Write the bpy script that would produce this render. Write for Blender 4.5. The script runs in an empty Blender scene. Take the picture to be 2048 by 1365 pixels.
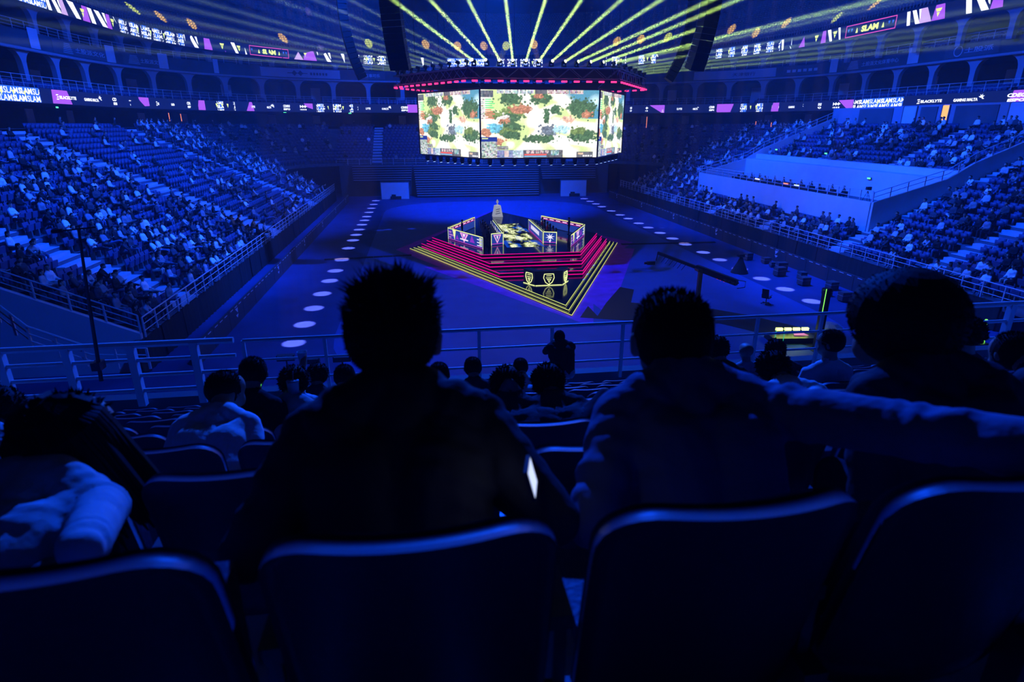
import bpy, bmesh, math, random
import numpy as np
from mathutils import Vector, Matrix, Quaternion
random.seed(7); RNG = np.random.default_rng(11)
sc = bpy.context.scene
COL = sc.collection
R = math.radians

# ------------------------------------------------------------------ camera, world, light, exposure
cam = bpy.data.cameras.new('camera'); camo = bpy.data.objects.new('camera', cam); COL.objects.link(camo)
cam.lens = 20.92; cam.sensor_width = 36.0; cam.clip_start = 0.05; cam.clip_end = 600
camo.location = (0, 0, 12); camo.rotation_euler = (R(70.0), 0, R(-8.3)); sc.camera = camo
cam.dof.use_dof = True; cam.dof.focus_distance = 45.0; cam.dof.aperture_fstop = 2.8
world = bpy.data.worlds.new('world'); sc.world = world; world.use_nodes = True
world.node_tree.nodes['Background'].inputs[0].default_value = (0, 0, 0, 1)
vs = sc.view_settings
vs.view_transform = 'Standard'; vs.look = 'None'; vs.gamma = 1.0; vs.use_curve_mapping = False
vs.exposure = 0.0
cy = sc.cycles
cy.max_bounces = 3; cy.diffuse_bounces = 1; cy.glossy_bounces = 2; cy.transmission_bounces = 2
cy.volume_bounces = 0; cy.transparent_max_bounces = 32
cy.sample_clamp_indirect = 4.0
cy.use_denoising = True; cy.use_adaptive_sampling = True; cy.adaptive_threshold = 0.02

BLUE = (0.003, 0.07, 1.0)
def spot(name, p, t, power, angle, col=BLUE, blend=0.8, size=0.25):
    l = bpy.data.lights.new(name, 'SPOT'); l.energy = power; l.spot_size = R(angle); l.spot_blend = blend
    l.color = col; l.shadow_soft_size = size
    o = bpy.data.objects.new(name, l); COL.objects.link(o); o.location = p
    o.rotation_euler = (Vector(t) - Vector(p)).to_track_quat('-Z', 'Y').to_euler()
    return o
# blue wash lights hung in the roof grid
WASH = [((2, 50, 34), (-26, 52, 7), 190000, 66), ((2, 76, 34), (-26, 82, 6), 140000, 70),
        ((18, 50, 34), (44, 40, 5), 170000, 72), ((18, 76, 34), (46, 74, 6), 150000, 74),
        ((10, 84, 34), (10, 120, 5), 60000, 95), ((10, 80, 34), (10, 94, 0), 130000, 64),
        ((10, 50, 34), (8, 45, 0), 45000, 84), ((6, 40, 31), (3, 4, 9), 130000, 52),
        ((16, 62, 34), (70, 86, 19), 90000, 74), ((4, 62, 34), (-46, 96, 19), 80000, 74),
        ((10, 80, 33), (12, 150, 22), 80000, 85), ((8, 14, 38), (-15, 32, 1), 45000, 46)]
for i, (p, t, e, a) in enumerate(WASH):
    spot('blue_wash_light', p, t, e, a)

# ------------------------------------------------------------------ helpers
H = 12.0
_th, _ps, _f = R(20.0), R(8.3), 1190.0
_F = np.array([math.sin(_ps)*math.cos(_th), math.cos(_ps)*math.cos(_th), -math.sin(_th)])
_R = np.array([math.cos(_ps), -math.sin(_ps), 0.0]); _U = np.cross(_R, _F); _C = np.array([0, 0, H])
def ray(x, y):
    d = _F + _R*(x-1024)/_f + _U*(682.5-y)/_f
    return d/np.linalg.norm(d)
def onz(x, y, z): d = ray(x, y); return _C + d*(z-H)/d[2]
def onX(x, y, X): d = ray(x, y); return _C + d*X/d[0]
def onY(x, y, Y): d = ray(x, y); return _C + d*Y/d[1]
def atd(x, y, D): d = ray(x, y); return _C + d*D/(d@_F)
def proj(p):
    v = np.asarray(p, float) - _C; w = v@_F
    return 1024+_f*(v@_R)/w, 682.5-_f*(v@_U)/w

_ON = ['zeroth', 'first', 'second', 'third', 'fourth', 'fifth', 'sixth', 'seventh', 'eighth', 'ninth', 'tenth', 'eleventh', 'twelfth', 'thirteenth', 'fourteenth', 'fifteenth', 'sixteenth', 'seventeenth', 'eighteenth', 'nineteenth']
_TN = ['', '', 'twent', 'thirt', 'fort', 'fift', 'sixt', 'sevent', 'eight', 'ninet']
def nth(n):
    if n < 20: return _ON[n]
    if n > 99: return 'far'
    return _TN[n//10]+('ieth' if n % 10 == 0 else 'y-'+_ON[n % 10])
MATS = {}
def mat(name, col, rough=0.6, spec=0.3, metal=0.0, emit=None, es=0.0, noise=0.0, nscale=6.0, bump=0.0, bscale=30.0, sample=True):
    if name in MATS: return MATS[name]
    m = bpy.data.materials.new(name); m.use_nodes = True; nt = m.node_tree
    b = nt.nodes['Principled BSDF']
    b.inputs['Base Color'].default_value = (*col, 1); b.inputs['Roughness'].default_value = rough
    b.inputs['Specular IOR Level'].default_value = spec; b.inputs['Metallic'].default_value = metal
    if emit:
        b.inputs['Emission Color'].default_value = (*emit, 1); b.inputs['Emission Strength'].default_value = es
        if not sample: m.cycles.emission_sampling = 'NONE'
    if noise or bump:
        tc = nt.nodes.new('ShaderNodeTexCoord')
    if noise:
        n = nt.nodes.new('ShaderNodeTexNoise'); n.inputs['Scale'].default_value = nscale; n.inputs['Detail'].default_value = 5
        nt.links.new(tc.outputs['Object'], n.inputs['Vector'])
        r = nt.nodes.new('ShaderNodeValToRGB')
        r.color_ramp.elements[0].position = 0.3; r.color_ramp.elements[1].position = 0.7
        r.color_ramp.elements[0].color = tuple(c*(1-noise) for c in col)+(1,)
        r.color_ramp.elements[1].color = tuple(min(1, c*(1+noise)) for c in col)+(1,)
        nt.links.new(n.outputs['Fac'], r.inputs['Fac']); nt.links.new(r.outputs['Color'], b.inputs['Base Color'])
    if bump:
        n2 = nt.nodes.new('ShaderNodeTexNoise'); n2.inputs['Scale'].default_value = bscale; n2.inputs['Detail'].default_value = 3
        nt.links.new(tc.outputs['Object'], n2.inputs['Vector'])
        bp = nt.nodes.new('ShaderNodeBump'); bp.inputs['Strength'].default_value = bump; bp.inputs['Distance'].default_value = 0.03
        nt.links.new(n2.outputs['Fac'], bp.inputs['Height']); nt.links.new(bp.outputs['Normal'], b.inputs['Normal'])
    MATS[name] = m; return m
def emat(name, col, s, sample=False):
    return mat(name, (0.02, 0.02, 0.02), 0.5, 0.2, 0, col, s, sample=sample)
def attr_mat(name, strength):
    m = bpy.data.materials.new(name); m.use_nodes = True; nt = m.node_tree; b = nt.nodes['Principled BSDF']
    a = nt.nodes.new('ShaderNodeAttribute'); a.attribute_name = 'pic'
    b.inputs['Base Color'].default_value = (0.02, 0.02, 0.02, 1); b.inputs['Roughness'].default_value = 0.5
    nt.links.new(a.outputs['Color'], b.inputs['Emission Color']); b.inputs['Emission Strength'].default_value = strength
    m.cycles.emission_sampling = 'NONE'; MATS[name] = m; return m

def setp(o, label=None, cat=None, group=None, kind=None):
    if label: o['label'] = label
    if cat: o['category'] = cat
    if group: o['group'] = group
    if kind: o['kind'] = kind
    return o
def empty(name, loc=(0, 0, 0), rz=0.0, label=None, cat=None, group=None):
    o = bpy.data.objects.new(name, None); COL.objects.link(o); o.location = loc; o.rotation_euler = (0, 0, rz)
    o.empty_display_size = 0.1
    return setp(o, label, cat, group)
def link_mesh(name, me, parent=None, loc=None, rz=None):
    o = bpy.data.objects.new(name, me); COL.objects.link(o)
    if parent is not None: o.parent = parent
    if loc is not None: o.location = loc
    if rz is not None: o.rotation_euler = (0, 0, rz)
    return o
def copy_tree(o, parent=None):
    c = o.copy(); COL.objects.link(c)
    if parent is not None: c.parent = parent
    for ch in list(o.children): copy_tree(ch, c)
    return c

class MB:
    def __init__(s): s.v = []; s.f = []; s.m = []
    def add(s, vs_, fs, mi=0):
        k = len(s.v); s.v.extend([tuple(map(float, v)) for v in vs_])
        s.f.extend([tuple(i+k for i in f) for f in fs]); s.m.extend([mi]*len(fs)); return s
    def box(s, lo, hi, mi=0, M=None):
        x0, y0, z0 = lo; x1, y1, z1 = hi
        p = [(x0,y0,z0),(x1,y0,z0),(x1,y1,z0),(x0,y1,z0),(x0,y0,z1),(x1,y0,z1),(x1,y1,z1),(x0,y1,z1)]
        if M is not None: p = [M @ Vector(q) for q in p]
        return s.add(p, [(0,3,2,1),(4,5,6,7),(0,1,5,4),(1,2,6,5),(2,3,7,6),(3,0,4,7)], mi)
    def beam(s, a, b, w, h, mi=0):      # rectangular bar from a to b (w across, h high)
        a, b = Vector(a), Vector(b); d = (b-a); L = d.length; d.normalize()
        up = Vector((0,0,1)) if abs(d.z) < .95 else Vector((0,1,0))
        x = d.cross(up).normalized(); u = x.cross(d)
        p = [c + x*sx*w/2 + u*su*h/2 for c in (a, b) for sx, su in ((-1,-1),(1,-1),(1,1),(-1,1))]
        return s.add(p, [(3,2,1,0),(4,5,6,7),(0,1,5,4),(1,2,6,5),(2,3,7,6),(3,0,4,7)], mi)
    def tube(s, pts, r, n=6, mi=0, cap=True):
        pts = [Vector(p) for p in pts]; rs = r if isinstance(r, (list, tuple)) else [r]*len(pts)
        k = len(s.v); rings = []
        for i, p in enumerate(pts):
            d = (pts[min(i+1, len(pts)-1)] - pts[max(i-1, 0)])
            if d.length < 1e-9: d = Vector((0,0,1))
            d.normalize(); up = Vector((0,0,1)) if abs(d.z) < .9 else Vector((0,1,0))
            x = d.cross(up).normalized(); u = x.cross(d)
            s.v.extend([tuple(p + (x*math.cos(2*math.pi*j/n) + u*math.sin(2*math.pi*j/n))*rs[i]) for j in range(n)])
        for i in range(len(pts)-1):
            for j in range(n):
                a = k+i*n+j; b = k+i*n+(j+1) % n
                s.f.append((a, b, b+n, a+n)); s.m.append(mi)
        if cap:
            s.f.append(tuple(k+j for j in reversed(range(n)))); s.m.append(mi)
            e = k+(len(pts)-1)*n; s.f.append(tuple(e+j for j in range(n))); s.m.append(mi)
        return s
    def prism(s, poly, z0, z1, mi=0):
        n = len(poly); vs_ = [(x, y, z0) for x, y in poly]+[(x, y, z1) for x, y in poly]
        fs = [tuple(reversed(range(n))), tuple(range(n, 2*n))]+[(i, (i+1) % n, (i+1) % n+n, i+n) for i in range(n)]
        return s.add(vs_, fs, mi)
    def lathe(s, prof, c=(0,0,0), n=16, mi=0):
        k = len(s.v)
        for r_, z in prof:
            s.v.extend([(c[0]+r_*math.cos(2*math.pi*j/n), c[1]+r_*math.sin(2*math.pi*j/n), c[2]+z) for j in range(n)])
        for i in range(len(prof)-1):
            for j in range(n):
                a = k+i*n+j; b = k+i*n+(j+1) % n; s.f.append((a, b, b+n, a+n)); s.m.append(mi)
        return s
    def ball(s, c, r, n=8, mi=0):
        r = (r, r, r) if isinstance(r, (int, float)) else r
        k = len(s.v); m = max(4, n//2+1)
        for i in range(m+1):
            ph = math.pi*i/m
            s.v.extend([(c[0]+r[0]*math.sin(ph)*math.cos(2*math.pi*j/n), c[1]+r[1]*math.sin(ph)*math.sin(2*math.pi*j/n), c[2]+r[2]*math.cos(ph)) for j in range(n)])
        for i in range(m):
            for j in range(n):
                a = k+i*n+j; b = k+i*n+(j+1) % n; s.f.append((a, a+n, b+n, b)); s.m.append(mi)
        return s
    def mesh(s, name, mats, smooth=False):
        me = bpy.data.meshes.new(name); me.from_pydata(s.v, [], s.f)
        for m in (mats if isinstance(mats, (list, tuple)) else [mats]): me.materials.append(m)
        if any(s.m): me.polygons.foreach_set('material_index', s.m)
        if smooth: me.polygons.foreach_set('use_smooth', [True]*len(s.f))
        me.update(); return me
    def build(s, name, mats, parent=None, loc=None, rz=None, smooth=False, **kw):
        o = link_mesh(name, s.mesh(name, mats, smooth), parent, loc, rz); return setp(o, **kw)

def big_mesh(name, V, Fq, mats, midx=None):   # fast quads/tris from numpy
    me = bpy.data.meshes.new(name); n = Fq.shape[1]
    me.vertices.add(len(V)); me.vertices.foreach_set('co', np.ascontiguousarray(V, np.float32).ravel())
    me.loops.add(Fq.size); me.loops.foreach_set('vertex_index', np.ascontiguousarray(Fq, np.int32).ravel())
    me.polygons.add(len(Fq)); me.polygons.foreach_set('loop_start', np.arange(0, Fq.size, n, dtype=np.int32))
    for m in (mats if isinstance(mats, (list, tuple)) else [mats]): me.materials.append(m)
    if midx is not None: me.polygons.foreach_set('material_index', np.ascontiguousarray(midx, np.int32))
    me.update(calc_edges=True); me.validate(); return me

def text2d(s, size=1.0, bold=0.0, shear=0.0, space=1.0, res=2):
    cu = bpy.data.curves.new('t', 'FONT'); cu.body = s; cu.size = size; cu.offset = bold; cu.shear = shear
    cu.space_character = space; cu.resolution_u = res; cu.align_x = 'LEFT'
    o = bpy.data.objects.new('t', cu); me = bpy.data.meshes.new_from_object(o)
    V = np.array([v.co[:2] for v in me.vertices]); Fs = [tuple(p.vertices) for p in me.polygons]
    bpy.data.objects.remove(o); bpy.data.meshes.remove(me); bpy.data.curves.remove(cu)
    if len(V) == 0: V = np.zeros((3, 2)); Fs = [(0, 1, 2)]
    V = V - V.min(0); return V, Fs
_TC = {}
def text_unit(s, bold=0.02, shear=0.0, space=1.0):      # glyphs normalised to a 1 x 1 box, with aspect
    k = (s, bold, shear, space)
    if k not in _TC:
        V, Fs = text2d(s, 1.0, bold, shear, space); w, h = V.max(0); _TC[k] = (V/np.array([w, h]), Fs, w/h)
    return _TC[k]

# ------------------------------------------------------------------ materials
M_FLOOR = mat('floor_concrete', (0.035, 0.07, 0.20), 0.6, 0.12, noise=0.18, nscale=0.35)
M_MAT = mat('rink_covering', (0.055, 0.13, 0.40), 0.55, 0.15, noise=0.1, nscale=0.5)
M_CONC = mat('stand_concrete', (0.09, 0.10, 0.13), 0.75, 0.2, noise=0.2, nscale=1.2)
M_STAIR = mat('stair_concrete', (0.50, 0.52, 0.58), 0.75, 0.2)
M_WHITE = mat('white_paint', (0.62, 0.64, 0.68), 0.6, 0.3, noise=0.05, nscale=0.8)
M_DARK = mat('dark_wall', (0.10, 0.11, 0.13), 0.7, 0.2, noise=0.15, nscale=0.4)
M_BLACK = mat('black_drape', (0.03, 0.03, 0.035), 0.8, 0.15, bump=0.4, bscale=1.5)
M_STEEL = mat('painted_steel', (0.60, 0.62, 0.66), 0.45, 0.45)
M_STEELD = mat('dark_steel', (0.14, 0.15, 0.17), 0.45, 0.5)
M_SEATFAR = mat('seat_plastic', (0.06, 0.08, 0.17), 0.5, 0.4)
M_SEATUP = mat('upper_seat_plastic', (0.42, 0.36, 0.32), 0.5, 0.4)
M_COL = mat('column_render', (0.32, 0.34, 0.40), 0.7, 0.2)
M_BANNER = mat('banner_cloth', (0.42, 0.44, 0.50), 0.8, 0.1)
M_BTEXT = mat('banner_lettering', (0.08, 0.09, 0.12), 0.8, 0.1)
M_BTEXTL = mat('pale_lettering', (0.55, 0.57, 0.62), 0.8, 0.1)

def struct(o): o['kind'] = 'structure'; return o

# ------------------------------------------------------------------ closed rounded-rectangle paths round the bowl
def rr_path(hw, hl, r, step, cx=10.0, cy=64.0):
    """points clockwise from the near-left corner round the far end to the near-right corner: x, y, nx, ny, s"""
    out = []; r = min(r, hw-0.01, hl-0.01)
    def arc(ax, ay, a0, a1):
        n = max(3, int(abs(a1-a0)*r/step)+1)
        for i in range(n):
            a = a0+(a1-a0)*i/n; out.append((ax+r*math.cos(a), ay+r*math.sin(a), math.cos(a), math.sin(a)))
    def line(x0, y0, x1, y1, nx, ny):
        L = math.hypot(x1-x0, y1-y0); n = max(1, int(L/step))
        for i in range(n): out.append((x0+(x1-x0)*i/n, y0+(y1-y0)*i/n, nx, ny))
    x0, x1, y0, y1 = cx-hw, cx+hw, cy-hl, cy+hl
    arc(x0+r, y0+r, 1.5*math.pi, math.pi)
    line(x0, y0+r, x0, y1-r, -1, 0); arc(x0+r, y1-r, math.pi, math.pi/2)
    line(x0+r, y1, x1-r, y1, 0, 1); arc(x1-r, y1-r, math.pi/2, 0)
    line(x1, y1-r, x1, y0+r, 1, 0); arc(x1-r, y0+r, 0, -math.pi/2)
    P = np.array(out); d = np.hypot(np.diff(P[:, 0]), np.diff(P[:, 1])); s = np.concatenate([[0], np.cumsum(d)])
    return np.column_stack([P, s])
def sample_path(P, spacing, s0=0.0):
    s = np.arange(s0, P[-1, 4], spacing)
    c = [np.interp(s, P[:, 4], P[:, i]) for i in range(4)]
    A = np.column_stack(c); n = np.hypot(A[:, 2], A[:, 3]); A[:, 2] /= n; A[:, 3] /= n
    return np.column_stack([A, s])
def sweep(name, P, prof, mats, mi=None, ymin=None, closed=False):
    """sweep a profile [(outward offset, z)] along a path"""
    if ymin is not None: P = P[P[:, 1] > ymin]
    n = len(prof); V = []
    for x, y, nx, ny, s in P: V += [(x+nx*o, y+ny*o, z) for o, z in prof]
    F = []; m = []
    for i in range(len(P)-1):
        for j in range(n if closed else n-1):
            a = i*n+j; b = i*n+(j+1) % n; F.append((a, b, b+n, a+n)); m.append(0 if mi is None else mi[j])
    me = big_mesh(name, np.array(V), np.array(F), mats, m)
    return link_mesh(name, me)

# ------------------------------------------------------------------ floor
mb = MB(); mb.box((-75, -45, -0.4), (95, 205, 0.0)); fl = struct(mb.build('floor', M_FLOOR))
def rounded(x0, y0, x1, y1, r, n=8):
    pts = []
    for cx, cy, a in ((x1-r, y0+r, -90), (x1-r, y1-r, 0), (x0+r, y1-r, 90), (x0+r, y0+r, 180)):
        pts += [(cx+r*math.cos(R(a+90*i/n)), cy+r*math.sin(R(a+90*i/n))) for i in range(n+1)]
    return pts
mb = MB(); mb.prism(rounded(-5.7, 24, 26.2, 100.5, 11), 0.0, 0.012); struct(mb.build('floor_covering', M_MAT))

# walls at the foot of the side stands, with drapes, and rink boards in front
for side, X, sg in (('left', -14.5, -1), ('right', 34.5, 1)):
    mb = MB(); mb.box((min(X, X+sg*.3), 30, 0), (max(X, X+sg*.3), 105, 1.75))
    w = struct(mb.build('wall_'+side, M_DARK))
    for i in range(25):        # hanging black drapes, one per bay
        y = 30.1+i*3.0; n = 12; pts = []
        V = []; F = []
        for j in range(n+1):
            off = 0.10+0.07*math.sin(j*2.6+i); V += [(X-sg*off, y+j*2.95/n, 0.02), (X-sg*off*.6, y+j*2.95/n, 1.74)]
        F = [(2*j, 2*j+2, 2*j+3, 2*j+1) for j in range(n)]
        d = MB(); d.add(V, F); d.build('drape', M_BLACK, w, smooth=True)
M_BOARD = mat('rink_board', (0.05, 0.055, 0.07), 0.5, 0.3)
M_BOARDW = mat('board_marking', (0.75, 0.78, 0.85), 0.5, 0.2)
for side, X, sg in (('left', -12.2, -1), ('right', 32.2, 1)):
    b = empty('rink_boards', (X, 66, 0), 0, 'long black rink boards with white dashes in front of the %s stand' % ('sparse' if sg < 0 else 'press box'), 'rink boards', 'rink boards')
    for i in range(24):
        y = -35+i*3.0; mb = MB(); mb.box((-.06, y, 0), (.06, y+2.96, 1.2)); mb.build('board', M_BOARD, b)
        mb = MB()
        for k in range(3): mb.box((-sg*.06-.012, y+.3+k*.9, 1.08), (-sg*.06+.012, y+.3+k*.9+.5, 1.13))
        mb.build('white_dashes', M_BOARDW, b, kind='stuff')
        if i % 4 == 2:          # small white pennant emblem
            mb = MB(); xx = -sg*.075
            for a, c in ((0, .34), (.40, .22)):
                z = 1.0-a
                mb.add([(xx, y+1.2, z), (xx, y+1.75, z), (xx, y+1.75-(.27 if a else .1), z-c)], [(0, 1, 2)])
            mb.build('pennant_emblem', M_BOARDW, b, kind='stuff')

# ------------------------------------------------------------------ lower bowl
NROW = 21; PITCH = 1.05; RISE = 0.47
AISLES_L = (37.8, 61.8, 85.0); AISLES_R = (36.8, 46.2, 58.0, 70.0, 81.6, 92.0); AISLES_F = (-16.0, -8.0, 10.0, 28.0, 36.0)
def in_bowl(k, x, y):
    o = PITCH*k
    if y < (31.75 if x < 10 else 27.75): return False
    if y > 100.0 and o < 8.0: return False
    if x > 34.4 and 47.0 < y < 80.6 and 2.9 < o < 12.0: return False
    return True
def on_aisle(x, y, nx, ny):
    if abs(nx) > .92:
        return any(abs(y-a) < ((1.6 if a < 50 else 2.5) if x < 10 else 1.05) for a in (AISLES_L if x < 10 else AISLES_R))
    if abs(ny) > .92: return any(abs(x-a) < 1.0 for a in AISLES_F)
    a = math.degrees(math.atan2(ny, abs(nx))); return abs(a-45) < 1.6
def zrow(k): return 1.8+RISE*k
parts = {'left': ([], []), 'far': ([], []), 'right': ([], [])}
stair = {'left': MB(), 'far': MB(), 'right': MB()}
SEATS = []      # k, x, y, nx, ny
for k in range(NROW):
    o = PITCH*k
    P = rr_path(24.5+o, 42+o, 6+o, 1.0); z = zrow(k)
    for i in range(len(P)-1):
        x, y = (P[i, :2]+P[i+1, :2])/2; nx, ny = (P[i, 2:4]+P[i+1, 2:4])/2
        if not in_bowl(k, x, y): continue
        key = 'far' if y > 100 else ('left' if x < 10 else 'right')
        V, F = parts[key]; b = len(V)
        a0, a1 = P[i], P[i+1]
        for q in (a0, a1):
            V += [(q[0], q[1], z-RISE-.02), (q[0], q[1], z), (q[0]+q[2]*PITCH*1.02, q[1]+q[3]*PITCH*1.02, z)]
        F += [(b, b+1, b+4, b+3), (b+1, b+2, b+5, b+4)]
        
    Q = sample_path(P, 0.70, 0.1)
    for x, y, nx, ny, s in Q:
        xs, ys = x+nx*.55, y+ny*.55
        if in_bowl(k, x, y) and in_bowl(k, xs, ys) and not on_aisle(x, y, nx, ny): SEATS.append((k, xs, ys, nx, ny))
    # full and half steps in the aisles
    for a in AISLES_L:
        x = 10-24.5-o
        if in_bowl(k, x, a): stair['left'].box((x-.55, a-1.4, z-.02), (x+.02, a+(1.4 if a < 50 else 2.3), z+.02)); stair['left'].box((x-PITCH, a-1.4, z), (x-.52, a+(1.4 if a < 50 else 2.3), z+RISE/2))
    for a in AISLES_R:
        x = 34.5+o
        if in_bowl(k, x, a): stair['right'].box((x-.02, a-.85, z-.02), (x+.55, a+.85, z+.02)); stair['right'].box((x+.52, a-.85, z), (x+PITCH, a+.85, z+RISE/2))
    for a in AISLES_F:
        y = 106+o
        if in_bowl(k, a, y) and abs(a-10) < 23: stair['far'].box((a-.85, y-.02, z-.02), (a+.85, y+.55, z+.02)); stair['far'].box((a-.85, y+.52, z), (a+.85, y+PITCH, z+RISE/2))
STAND = {}
for key, (V, F) in parts.items():
    STAND[key] = struct(link_mesh('stand_'+key, big_mesh('stand_'+key, np.array(V), np.array(F), M_CONC)))
    stair[key].build('aisle_steps', M_STAIR, STAND[key], kind='stuff')

# near end wall of the left stand, and front parapets
mb = MB(); prof = [(-14.6, 0.0)]
prof += [(-14.5, zrow(0)+.25), (-14.5-PITCH*NROW, zrow(NROW)+.25)]
prof += [(-14.5-PITCH*NROW, 0.0)]
V = [(x, 30.8, z) for x, z in prof]+[(x, 31.05, z) for x, z in prof]; n = len(prof)
mb.add(V, [tuple(range(n)), tuple(reversed(range(n, 2*n)))]+[(i, i+n, (i+1) % n+n, (i+1) % n) for i in range(n)])
struct(mb.build('wall_end_left', M_WHITE))
mb = MB(); prof = [(34.6, 0.0)]
prof += [(34.5, zrow(0)+.25), (34.5+PITCH*NROW, zrow(NROW)+.25)]
prof += [(34.5+PITCH*NROW, 0.0)]
V = [(x, 26.8, z) for x, z in prof]+[(x, 27.05, z) for x, z in prof]; n = len(prof)
mb.add(V, [tuple(reversed(range(n))), tuple(range(n, 2*n))]+[(i, (i+1) % n, (i+1) % n+n, i+n) for i in range(n)])
struct(mb.build('wall_end_right', M_WHITE))

def railing(name, pts, h, label, cat='railing', group=None, nb=3, post=2.0, r=0.03, m=None, postr=None, posts=True):
    """posts and horizontal bars along a polyline of floor points"""
    m = m or M_STEEL; base = Vector(pts[0]); root = empty(name, base, 0, label, cat, group)
    P = [Vector(p)-base for p in pts]
    for b in range(nb):
        zz = h*(b+1)/nb; mb = MB(); mb.tube([p+Vector((0, 0, zz)) for p in P], r*(1.25 if b == nb-1 else .8), 6)
        mb.build('top_rail' if b == nb-1 else 'rail_bar', m, root)
    # posts at equal spacing
    pr = postr or r*1.1; pm = MB(); pm.box((-pr, -pr, 0), (pr, pr, h)); pme = pm.mesh('post', m)
    L = 0.0; nxt = 0.0
    for a, b in zip(P[:-1], P[1:]):
        seg = (b-a).length
        while nxt <= L+seg+1e-6:
            t = (nxt-L)/max(seg, 1e-6); link_mesh('post', pme, root, a.lerp(b, t)); nxt += post
        L += seg
    return root
railing('stand_railing', [(-14.35, 31, 1.8), (-14.35, 104, 1.8)], 1.05, 'long pale railing along the front row of the half-empty stand', group='side stand front railings', post=1.5)
railing('stand_railing', [(34.35, 27, 1.8), (34.35, 104, 1.8)], 1.05, 'long pale railing along the front row below the press box', group='side stand front railings', post=1.5)
railing('end_wall_railing', [(-14.5-PITCH*k, 30.9, zrow(k)+.25) for k in range(0, NROW, 3)], 0.95, 'pale railing stepping up the white end wall of the stand', post=1.6)
railing('walkway_railing', [(-12.6, 27.0, 1.6), (-14.5, 26.3, 2.0), (-17, 26.8, 2.9), (-19.5, 28.6, 4.0), (-21, 30.4, 5.0)], 1.0, 'curved pale railing sweeping up beside the white end wall', post=1.2, r=.04)
railing('far_railing', [(-15, 113.6, 5.2), (35, 113.6, 5.2)], 1.0, 'thin railing above the folded far bleachers', post=2.0)

# ------------------------------------------------------------------ far bleachers, doors, trapezoid stairs
mb = MB(); mb.box((-14.2, 110.8, 0), (34.2, 113.8, 5.2)); struct(mb.build('wall_far', M_DARK))
M_BENCH = mat('bench_plank', (0.30, 0.32, 0.38), 0.5, 0.4)
M_BENCHR = mat('bench_riser', (0.05, 0.055, 0.07), 0.7, 0.2)
for x0, x1, lab, gap in ((-1.0, 20.5, 'wide middle block of folded dark bleacher benches under the screen', 0.0), (-11.5, -2.2, 'short block of folded bleacher benches above the pale door left of the middle block', 2.9), (21.7, 31.0, 'short block of folded bleacher benches above the pale door right of the middle block', 2.9)):
    root = empty('bleacher_block', ((x0+x1)/2, 110.4, 0), 0, lab, 'bleachers', 'folded far bleachers'); hw = (x1-x0)/2
    nst = 14; st = 5.2/nst
    for i in range(nst):
        z = i*st
        if z+st < gap: continue
        s = 1.0-.0*i
        yy = -3.2+.22*i; wk = hw+.5*i/nst
        mb = MB(); mb.box((-wk, yy+.06, z), (wk, .3, z+st-.08)); mb.build('riser', M_BENCHR, root)
        mb = MB(); mb.box((-wk, yy-.12, z+st-.08), (wk, yy+.30, z+st)); mb.build('bench', M_BENCH, root)
for i, x in enumerate((-7.0, 24.2)):
    mb = MB(); mb.box((x, 105.9, 0), (x+4.6, 106.15, 2.7)); d = struct(mb.build('door_%d' % (i+1), M_WHITE))
    mb = MB(); mb.box((x-.12, 105.95, 0), (x, 106.2, 2.85)); mb.box((x+4.6, 105.95, 0), (x+4.72, 106.2, 2.85)); mb.box((x, 105.95, 2.7), (x+4.6, 106.2, 2.85)); mb.build('door_frame', M_STEELD, d)
    mb = MB(); mb.box((x+3.9, 105.86, 1.5), (x+4.5, 105.9, 2.0)); mb.build('notice', M_WHITE, d)
    mb = MB(); mb.box((x+1.5, 105.2, 0), (x+3.3, 105.7, .5)); mb.box((x+1.7, 105.25, .5), (x+2.4, 105.65, .8)); mb.build('equipment_case', M_BLACK, None, label='low black equipment case before the pale door %s' % ('beside the sparse stand' if i == 0 else 'beside the press stand'), cat='equipment case')

# ------------------------------------------------------------------ press platform and VIP seats cut into the right stand
pl = MB(); pl.box((38.0, 47.0, 3.0), (44.6, 80.6, 4.95)); struct(pl.build('platform_press', M_DARK))
pl = MB(); pl.box((37.9, 47.0, 3.2), (38.1, 80.6, 5.75)); struct(pl.build('wall_press_front', M_WHITE))
pl = MB(); pl.box((44.6, 47.0, 4.9), (46.2, 80.6, 7.6)); pl.box((46.0, 47.0, 7.4), (46.9, 80.6, 8.2)); struct(pl.build('wall_press_back', M_WHITE))
def parapet(name, y0, y1):
    V = [(38.0, 5.75), (44.6, 7.6), (46.9, 8.9), (57.0, 12.9), (57.0, 4.0), (38.0, 3.0)]
    b = MB(); n = len(V); b.add([(x, y0, z) for x, z in V]+[(x, y1, z) for x, z in V], [tuple(range(n)), tuple(reversed(range(n, 2*n)))]+[(i, i+n, (i+1) % n+n, (i+1) % n) for i in range(n)])
    struct(b.build(name, M_WHITE))
parapet('wall_parapet_near', 46.75, 47.0); parapet('wall_parapet_far', 80.6, 80.85)
railing('press_railing', [(38.0, 47.0, 5.75), (38.0, 80.6, 5.75)], 0.9, 'pale railing on the white front wall of the press platform', post=1.5)
for y, lab in ((46.9, 'sloping railing on the white parapet beside the near press corner'), (80.7, 'sloping railing on the white parapet at the far press corner')):
    railing('parapet_railing', [(38.0, y, 5.75), (44.6, y, 7.6), (46.9, y, 8.9), (57, y, 12.9)], 0.8, lab, group='parapet railings', nb=2, post=1.6)

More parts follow.
